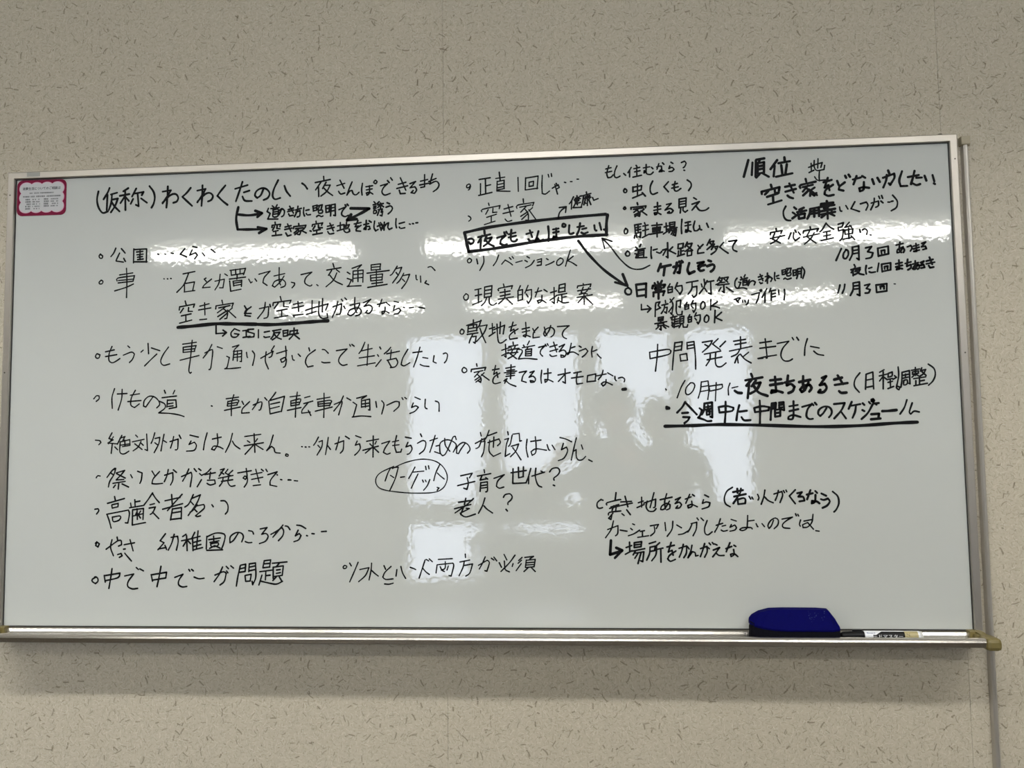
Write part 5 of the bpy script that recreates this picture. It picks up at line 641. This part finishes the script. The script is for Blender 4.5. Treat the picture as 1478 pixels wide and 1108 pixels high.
bm = bmesh.new(); loft(bm, [[(x, a, 1.0067), (x, a - .0008, 1.0120), (x, a - .0008, 1.0290 + max(0, .012 - (x - EX0) * .6)), (x, b, 1.0290), (x, b, 1.0067)] for x, a, b in fe])
under(new('felt_pad', bm, M['felt'], label='black felt wiping pad'), er)
bm = bmesh.new(); rr = random.Random(11)
for i in range(26):                              # worn print on the sloping face
    x = .594 + rr.random() * .030; tz = .30 + .6 * rr.random(); l_ = rr.uniform(.001, .004); h_ = rr.uniform(.0004, .0012)
    def onface(xx, t): yy = -.047 + (-.0253 + .047) * t; zz = 1.0330 + (1.0583 - 1.0330) * t; return (xx, yy - .0009, zz + .0006)
    vs = [bm.verts.new(p) for p in (onface(x, tz), onface(x + l_ * .5, tz), onface(x + l_ * .5 + .0008, tz + h_ * 60 * .8 * .3), onface(x + .0006, tz + h_ * 60 * .3))]
    bm.faces.new(vs)
under(new('worn_print', bm, M['scuff'], kind='stuff', label='worn pale lettering on the blue shell'), er)

# ------------------------------------------------------------ marker pen on the tray
MY, MZ = -.0345, 1.0166
mk = thing('marker_pen', 'black-capped whiteboard marker with black and beige printed barrel on the pen tray', 'marker', (.713, MY, 1.0066))
bm = bmesh.new(); lathe_x(bm, [(.6475, .0030), (.6490, .0058), (.6540, .0074), (.6640, .0082), (.6855, .0090), (.6865, .0086)], MY, MZ); under(new('cap', bm, M['black'], label='black cap'), mk)
bm = bmesh.new(); box(bm, (.668, MY - .0015, MZ + .0078), (.684, MY + .0015, MZ + .0105), .0006); under(new('pocket_clip', bm, M['black']), mk)
bm = bmesh.new(); lathe_x(bm, [(.6865, .0084), (.6880, .0088), (.7770, .0088), (.7785, .0082)], MY, MZ); brl = under(new('barrel', bm, M['white_p']), mk)
def wrap(x0, x1, a0, a1, r, m, name, x0b=None, label=None):
    bm = bmesh.new(); n = 14; A_ = []; B_ = []
    for i in range(n + 1):
        a = R(a0 + (a1 - a0) * i / n); s0 = x0 if x0b is None else x0 + (x0b - x0) * i / n
        A_.append(bm.verts.new((s0, MY - r * math.cos(a), MZ + r * math.sin(a)))); B_.append(bm.verts.new((x1, MY - r * math.cos(a), MZ + r * math.sin(a))))
    for i in range(n): bm.faces.new((A_[i], A_[i + 1], B_[i + 1], B_[i]))
    return under(new(name, bm, m, label=label), mk)
wrap(.705, .7520, 25, 68, .00892, M['black'], 'black_print', .715)
wrap(.700, .7520, -40, 26, .00890, M['black'], 'black_print')
wrap(.7520, .7740, -60, 78, .00892, M['gold'], 'beige_print', label='beige printed band near the end')
def curved_text(name, s, size, x, a_mid, m, wide, r=.00902):
    o = text_mesh(name, s, size, x, 0, 0, m, wide=wide)
    for v in o.data.vertices:
        a = R(a_mid) + (v.co.z - size * .38) / r; v.co = Vector((v.co.x, MY - r * math.cos(a), MZ + r * math.sin(a)))
    under(o, mk); return o
curved_text('lettering', 'Board', .0042, .6905, 48, M['blue_p'], .013)
curved_text('lettering', 'ボードマスター', .0062, .6905, 10, M['white_p'], .058)
curved_text('lettering', 'N', .0060, .7550, 28, M['print'], .005)
bm = bmesh.new(); lathe_x(bm, [(.7785, .0078), (.7820, .0078), (.7828, .0060)], MY, MZ); under(new('end_plug', bm, M['clear'], label='pale end plug'), mk)

# ------------------------------------------------------------ furniture and people in the room behind the camera (seen mirrored in the board)
def make_desk(x0, x1, y0, y1, label):
    t = thing('desk', label, 'desk', ((x0 + x1) / 2, (y0 + y1) / 2, 0))
    under(boxobj('tabletop', (x0, y0, .69), (x1, y1, .72), M['desk'], bevel=.004), t)
    under(boxobj('modesty_panel', (x0 + .06, y0 + .05, .25), (x1 - .06, y0 + .07, .69), M['desk']), t)
    for sx in (x0 + .03, x1 - .07):
        for sy in (y0 + .03, y1 - .07): under(boxobj('leg', (sx, sy, 0), (sx + .04, sy + .04, .69), M['dark']), t)
    return t
make_desk(-.55, 1.2, -4.6, -4.0, 'long grey meeting desk standing in front of the windows')
mo = thing('monitor', 'dark desktop monitor standing on the long grey desk', 'monitor', (-.25, -4.3, .72))
under(boxobj('screen', (-.52, -4.33, .84), (.02, -4.30, 1.16), M['dark'], bevel=.006), mo)
under(boxobj('neck', (-.28, -4.36, .74), (-.22, -4.33, 1.0), M['dark']), mo)
under(boxobj('base', (-.37, -4.42, .72), (-.13, -4.24, .74), M['dark'], bevel=.004), mo)

M['skin'] = grain(mat('skin', (196, 150, 124), 0.55), 60, 0.05)
M['hair'] = grain(mat('black hair', (20, 17, 16), 0.5), 200, 0.3, 0.001)
M['eye'] = mat('eye', (30, 24, 20), 0.2)
def person(name_loc, J, hand_l, hand_r, shirt, trouser, shoe, label, look):
    """J: joint dict in world space; one skinned surface for the whole body"""
    V = []; E = []; RAD = []; TAGS = []
    def add(p, r, tg, prev=None):
        V.append(Vector(p)); RAD.append(r if isinstance(r, tuple) else (r, r)); TAGS.append(tg)
        if prev is not None: E.append((prev, len(V) - 1))
        return len(V) - 1
    pel = add(J['pelvis'], (.155, .11), 't')
    belly = add(J['belly'], (.135, .10), 's', pel); chest = add(J['chest'], (.165, .11), 's', belly)
    nb = add(J['neck'], (.058, .058), 's', chest)
    n2_ = add(J['neck'] + (J['head'] - J['neck']) * .35, (.050, .052), 'k', nb)
    hd0 = add(J['head'] + Vector((0, 0, -.055)) + look * .012, (.056, .066), 'k', n2_)
    hd = add(J['head'] + Vector((0, 0, .01)), (.074, .088), 'k', hd0); hd2 = add(J['head'] + Vector((0, 0, .065)), (.062, .078), 'k', hd)
    for sd, hand in (('l', hand_l), ('r', hand_r)):
        sh = add(J['sh_' + sd], (.062, .062), 's', chest)
        el = add(J['el_' + sd], (.042, .042), 's', sh)
        md = add(J['el_' + sd].lerp(J['wr_' + sd], .5), (.037, .037), 's', el)
        wr = add(J['wr_' + sd], (.025, .021), 'k', md)
        fwd, side = hand
        fwd = fwd.normalized(); side = (side - fwd * side.dot(fwd)).normalized(); nrm = fwd.cross(side)
        pm = add(J['wr_' + sd] + fwd * .045, (.034, .016), 'k', wr)
        for q, (off, ln_) in enumerate(((-.026, .070), (-.009, .080), (.009, .076), (.025, .060))):
            b0 = add(V[pm] + fwd * .028 + side * off, (.010, .010), 'k', pm)
            b1 = add(V[b0] + fwd * ln_ * .42 + nrm * .006, (.0085, .0085), 'k', b0)
            b2 = add(V[b1] + fwd * ln_ * .26 + nrm * .018, (.0078, .0078), 'k', b1)
            add(V[b2] + fwd * ln_ * .06 + nrm * .020, (.007, .007), 'k', b2)
        t0_ = add(V[pm] - side * .034 - fwd * .012, (.011, .011), 'k', pm)
        t1_ = add(V[t0_] - side * .016 + fwd * .026 + nrm * .006, (.010, .010), 'k', t0_); add(V[t1_] + fwd * .024 + nrm * .010, (.0085, .0085), 'k', t1_)
        hp = add(J['hip_' + sd], (.092, .095), 't', pel)
        kn = add(J['kn_' + sd], (.060, .062), 't', hp); cf = add(J['kn_' + sd].lerp(J['an_' + sd], .35), (.054, .056), 't', kn)
        an = add(J['an_' + sd], (.040, .040), 't', cf)
        hl = add(J['an_' + sd] + Vector((0, 0, -.035)), (.040, .038), 'b', an)
        add(hl_p := J['an_' + sd] + Vector((0, 0, -.042)) + J['toe'] * .15, (.038, .030), 'b', hl)
    me = bpy.data.meshes.new('body'); me.from_pydata(V, E, []); me.update()
    o = bpy.data.objects.new('body', me); COL.objects.link(o)
    sk = o.modifiers.new('skin', 'SKIN'); sk.use_smooth_shade = True
    for i, sv in enumerate(me.skin_vertices[0].data): sv.radius = RAD[i]; sv.use_root = (i == 0)
    su = o.modifiers.new('sub', 'SUBSURF'); su.levels = 1; su.render_levels = 1
    bpy.context.view_layer.update()
    me2 = bpy.data.meshes.new_from_object(o.evaluated_get(bpy.context.evaluated_depsgraph_get()))
    bpy.data.objects.remove(o)
    ms = {'s': shirt, 't': trouser, 'k': M['skin'], 'b': shoe}; keys = list(ms)
    me2.materials.clear()
    for k_ in keys: me2.materials.append(ms[k_])
    segs = [(V[a], V[b], TAGS[b], max(RAD[a] + RAD[b])) for a, b in E]
    for p in me2.polygons:
        c = p.center; best = None
        for a, b, tg, rr_ in segs:
            d = b - a; t = max(0, min(1, (c - a).dot(d) / max(d.length_squared, 1e-9))); dist = (c - a - d * t).length - rr_ * .5
            if best is None or dist < best[0]: best = (dist, tg)
        p.material_index = keys.index(best[1]); p.use_smooth = True
    root = thing('person', label, 'person', (J['pelvis'].x, J['pelvis'].y, 0))
    me2.name = 'body'; bo = bpy.data.objects.new('body', me2); COL.objects.link(bo); under(bo, root)
    # hair, eyes, nose, ears, mouth
    hc = J['head'] + Vector((0, 0, .015)); rt = look.cross(Vector((0, 0, 1))).normalized()
    bm = bmesh.new(); bmesh.ops.create_uvsphere(bm, u_segments=24, v_segments=16, radius=1)
    for v in bm.verts:
        d = v.co.copy(); p = rt * d.x * .088 + look * d.y * .104 + Vector((0, 0, 1)) * d.z * .118
        v.co = hc + p + Vector((0, 0, .012)) - look * .006
    kill = [v for v in bm.verts if (v.co - hc).dot(look) > .035 and (v.co.z - hc.z) < .055 or (v.co.z - hc.z) < -.045]
    bmesh.ops.delete(bm, geom=kill, context='VERTS')
    hr = under(new('hair', bm, M['hair'], smooth=True), root); so = hr.modifiers.new('thick', 'SOLIDIFY'); so.thickness = .012; so.offset = -1
    for s_ in (-1, 1):
        bm = bmesh.new(); bmesh.ops.create_uvsphere(bm, u_segments=10, v_segments=8, radius=.010, matrix=Matrix.Translation(hc + look * .078 + rt * s_ * .030 + Vector((0, 0, -.008)))); under(new('eye', bm, M['eye'], smooth=True), root)
        bm = bmesh.new(); bmesh.ops.create_uvsphere(bm, u_segments=10, v_segments=8, radius=1)
        for v in bm.verts: v.co = hc + rt * (s_ * .078 + v.co.x * .010) + look * v.co.y * .018 + Vector((0, 0, v.co.z * .030 - .015))
        under(new('ear', bm, M['skin'], smooth=True), root)
    bm = bmesh.new(); cyl(bm, hc + look * .080 + Vector((0, 0, -.005)), hc + look * .100 + Vector((0, 0, -.040)), .006, .013, n=10); under(new('nose', bm, M['skin']), root)
    bm = bmesh.new(); bmesh.ops.create_uvsphere(bm, u_segments=10, v_segments=6, radius=1)
    for v in bm.verts: v.co = hc + rt * v.co.x * .024 + look * (.074 + v.co.y * .008) + Vector((0, 0, v.co.z * .006 - .062))
    under(new('mouth', bm, mat('lips', (150, 84, 78), .5), smooth=True), root)
    return root
VV = Vector
look = VV((0, 1, -.15)).normalized()
tee = grain(mat('black cotton shirt', (24, 25, 28), .9), 120, .2); jean = grain(mat('dark denim', (30, 34, 48), .9), 200, .2); shoe = mat('black shoe', (18, 18, 18), .5)
J = dict(pelvis=VV((.45, -1.98, .86)), belly=VV((.44, -1.98, 1.02)), chest=VV((.43, -1.96, 1.20)), neck=VV((.40, -1.94, 1.36)), head=VV((.372, -1.90, 1.505)),
         sh_l=VV((.25, -1.95, 1.285)), el_l=VV((.02, -1.80, 1.10)), wr_l=VV((.118, -1.610, 1.268)), sh_r=VV((.61, -1.95, 1.285)), el_r=VV((.64, -1.80, 1.06)), wr_r=VV((.43, -1.62, 1.255)),
         hip_l=VV((.36, -1.98, .80)), kn_l=VV((.35, -1.96, .46)), an_l=VV((.34, -2.0, .085)), hip_r=VV((.54, -1.98, .80)), kn_r=VV((.55, -1.96, .46)), an_r=VV((.56, -2.0, .085)), toe=VV((0, 1, 0)))
for k_ in J:
    if k_ in ('toe', 'an_l', 'an_r', 'wr_l', 'wr_r'): continue
    J[k_] = J[k_] + VV((-.005, 0, -.05 if k_[:2] not in ('kn',) else -.02))
J['el_l'] += VV((-.07, 0, .01)); J['head'] += VV((-.008, 0, .005)); J['sh_r'] += VV((0, 0, .04)); J['neck'] += VV((.035, 0, 0))
person('photographer', J, (VV((.55, .45, .5)), VV((0, .3, -1))), (VV((-.6, .4, .5)), VV((0, .3, -1))), tee, jean, shoe, 'person in a dark shirt raising a phone with both hands in front of the whiteboard', look)
ph = thing('phone', 'dark smartphone held up in both hands by the person facing the whiteboard', 'phone', (.265, -1.535, 1.335))
under(boxobj('phone_body', (.192, -1.5415, 1.296), (.340, -1.5335, 1.370), M['dark'], bevel=.003), ph)
under(boxobj('screen', (.196, -1.5425, 1.300), (.336, -1.5414, 1.366), mat('phone screen', (10, 12, 16), .1)), ph)
look2 = VV((-.1, 1, 0)).normalized()
sweat = grain(mat('charcoal sweatshirt', (44, 44, 48), .9), 120, .2)
D2 = VV((.22, -.85, .02))
J2 = {k_: v.copy() for k_, v in J.items()}
J2 = dict(pelvis=VV((.70, -2.85, .88)), belly=VV((.70, -2.85, 1.04)), chest=VV((.70, -2.84, 1.22)), neck=VV((.69, -2.83, 1.37)), head=VV((.655, -2.80, 1.475)),
          sh_l=VV((.53, -2.84, 1.30)), el_l=VV((.47, -2.86, 1.03)), wr_l=VV((.49, -2.78, .80)), sh_r=VV((.87, -2.84, 1.30)), el_r=VV((.93, -2.86, 1.03)), wr_r=VV((.91, -2.78, .80)),
          hip_l=VV((.61, -2.85, .82)), kn_l=VV((.60, -2.83, .47)), an_l=VV((.59, -2.87, .085)), hip_r=VV((.79, -2.85, .82)), kn_r=VV((.80, -2.83, .47)), an_r=VV((.81, -2.87, .085)), toe=VV((0, 1, 0)))
for k_ in J2:
    if k_ not in ('toe', 'an_l', 'an_r', 'kn_l', 'kn_r'): J2[k_] = J2[k_] + VV((-.045, 0, -.03))
person('bystander', J2, (VV((.05, .15, -1)), VV((0, -1, 0))), (VV((-.05, .15, -1)), VV((0, -1, 0))), sweat, jean, shoe, 'person in a charcoal sweatshirt standing behind the photographer with arms hanging', look2)
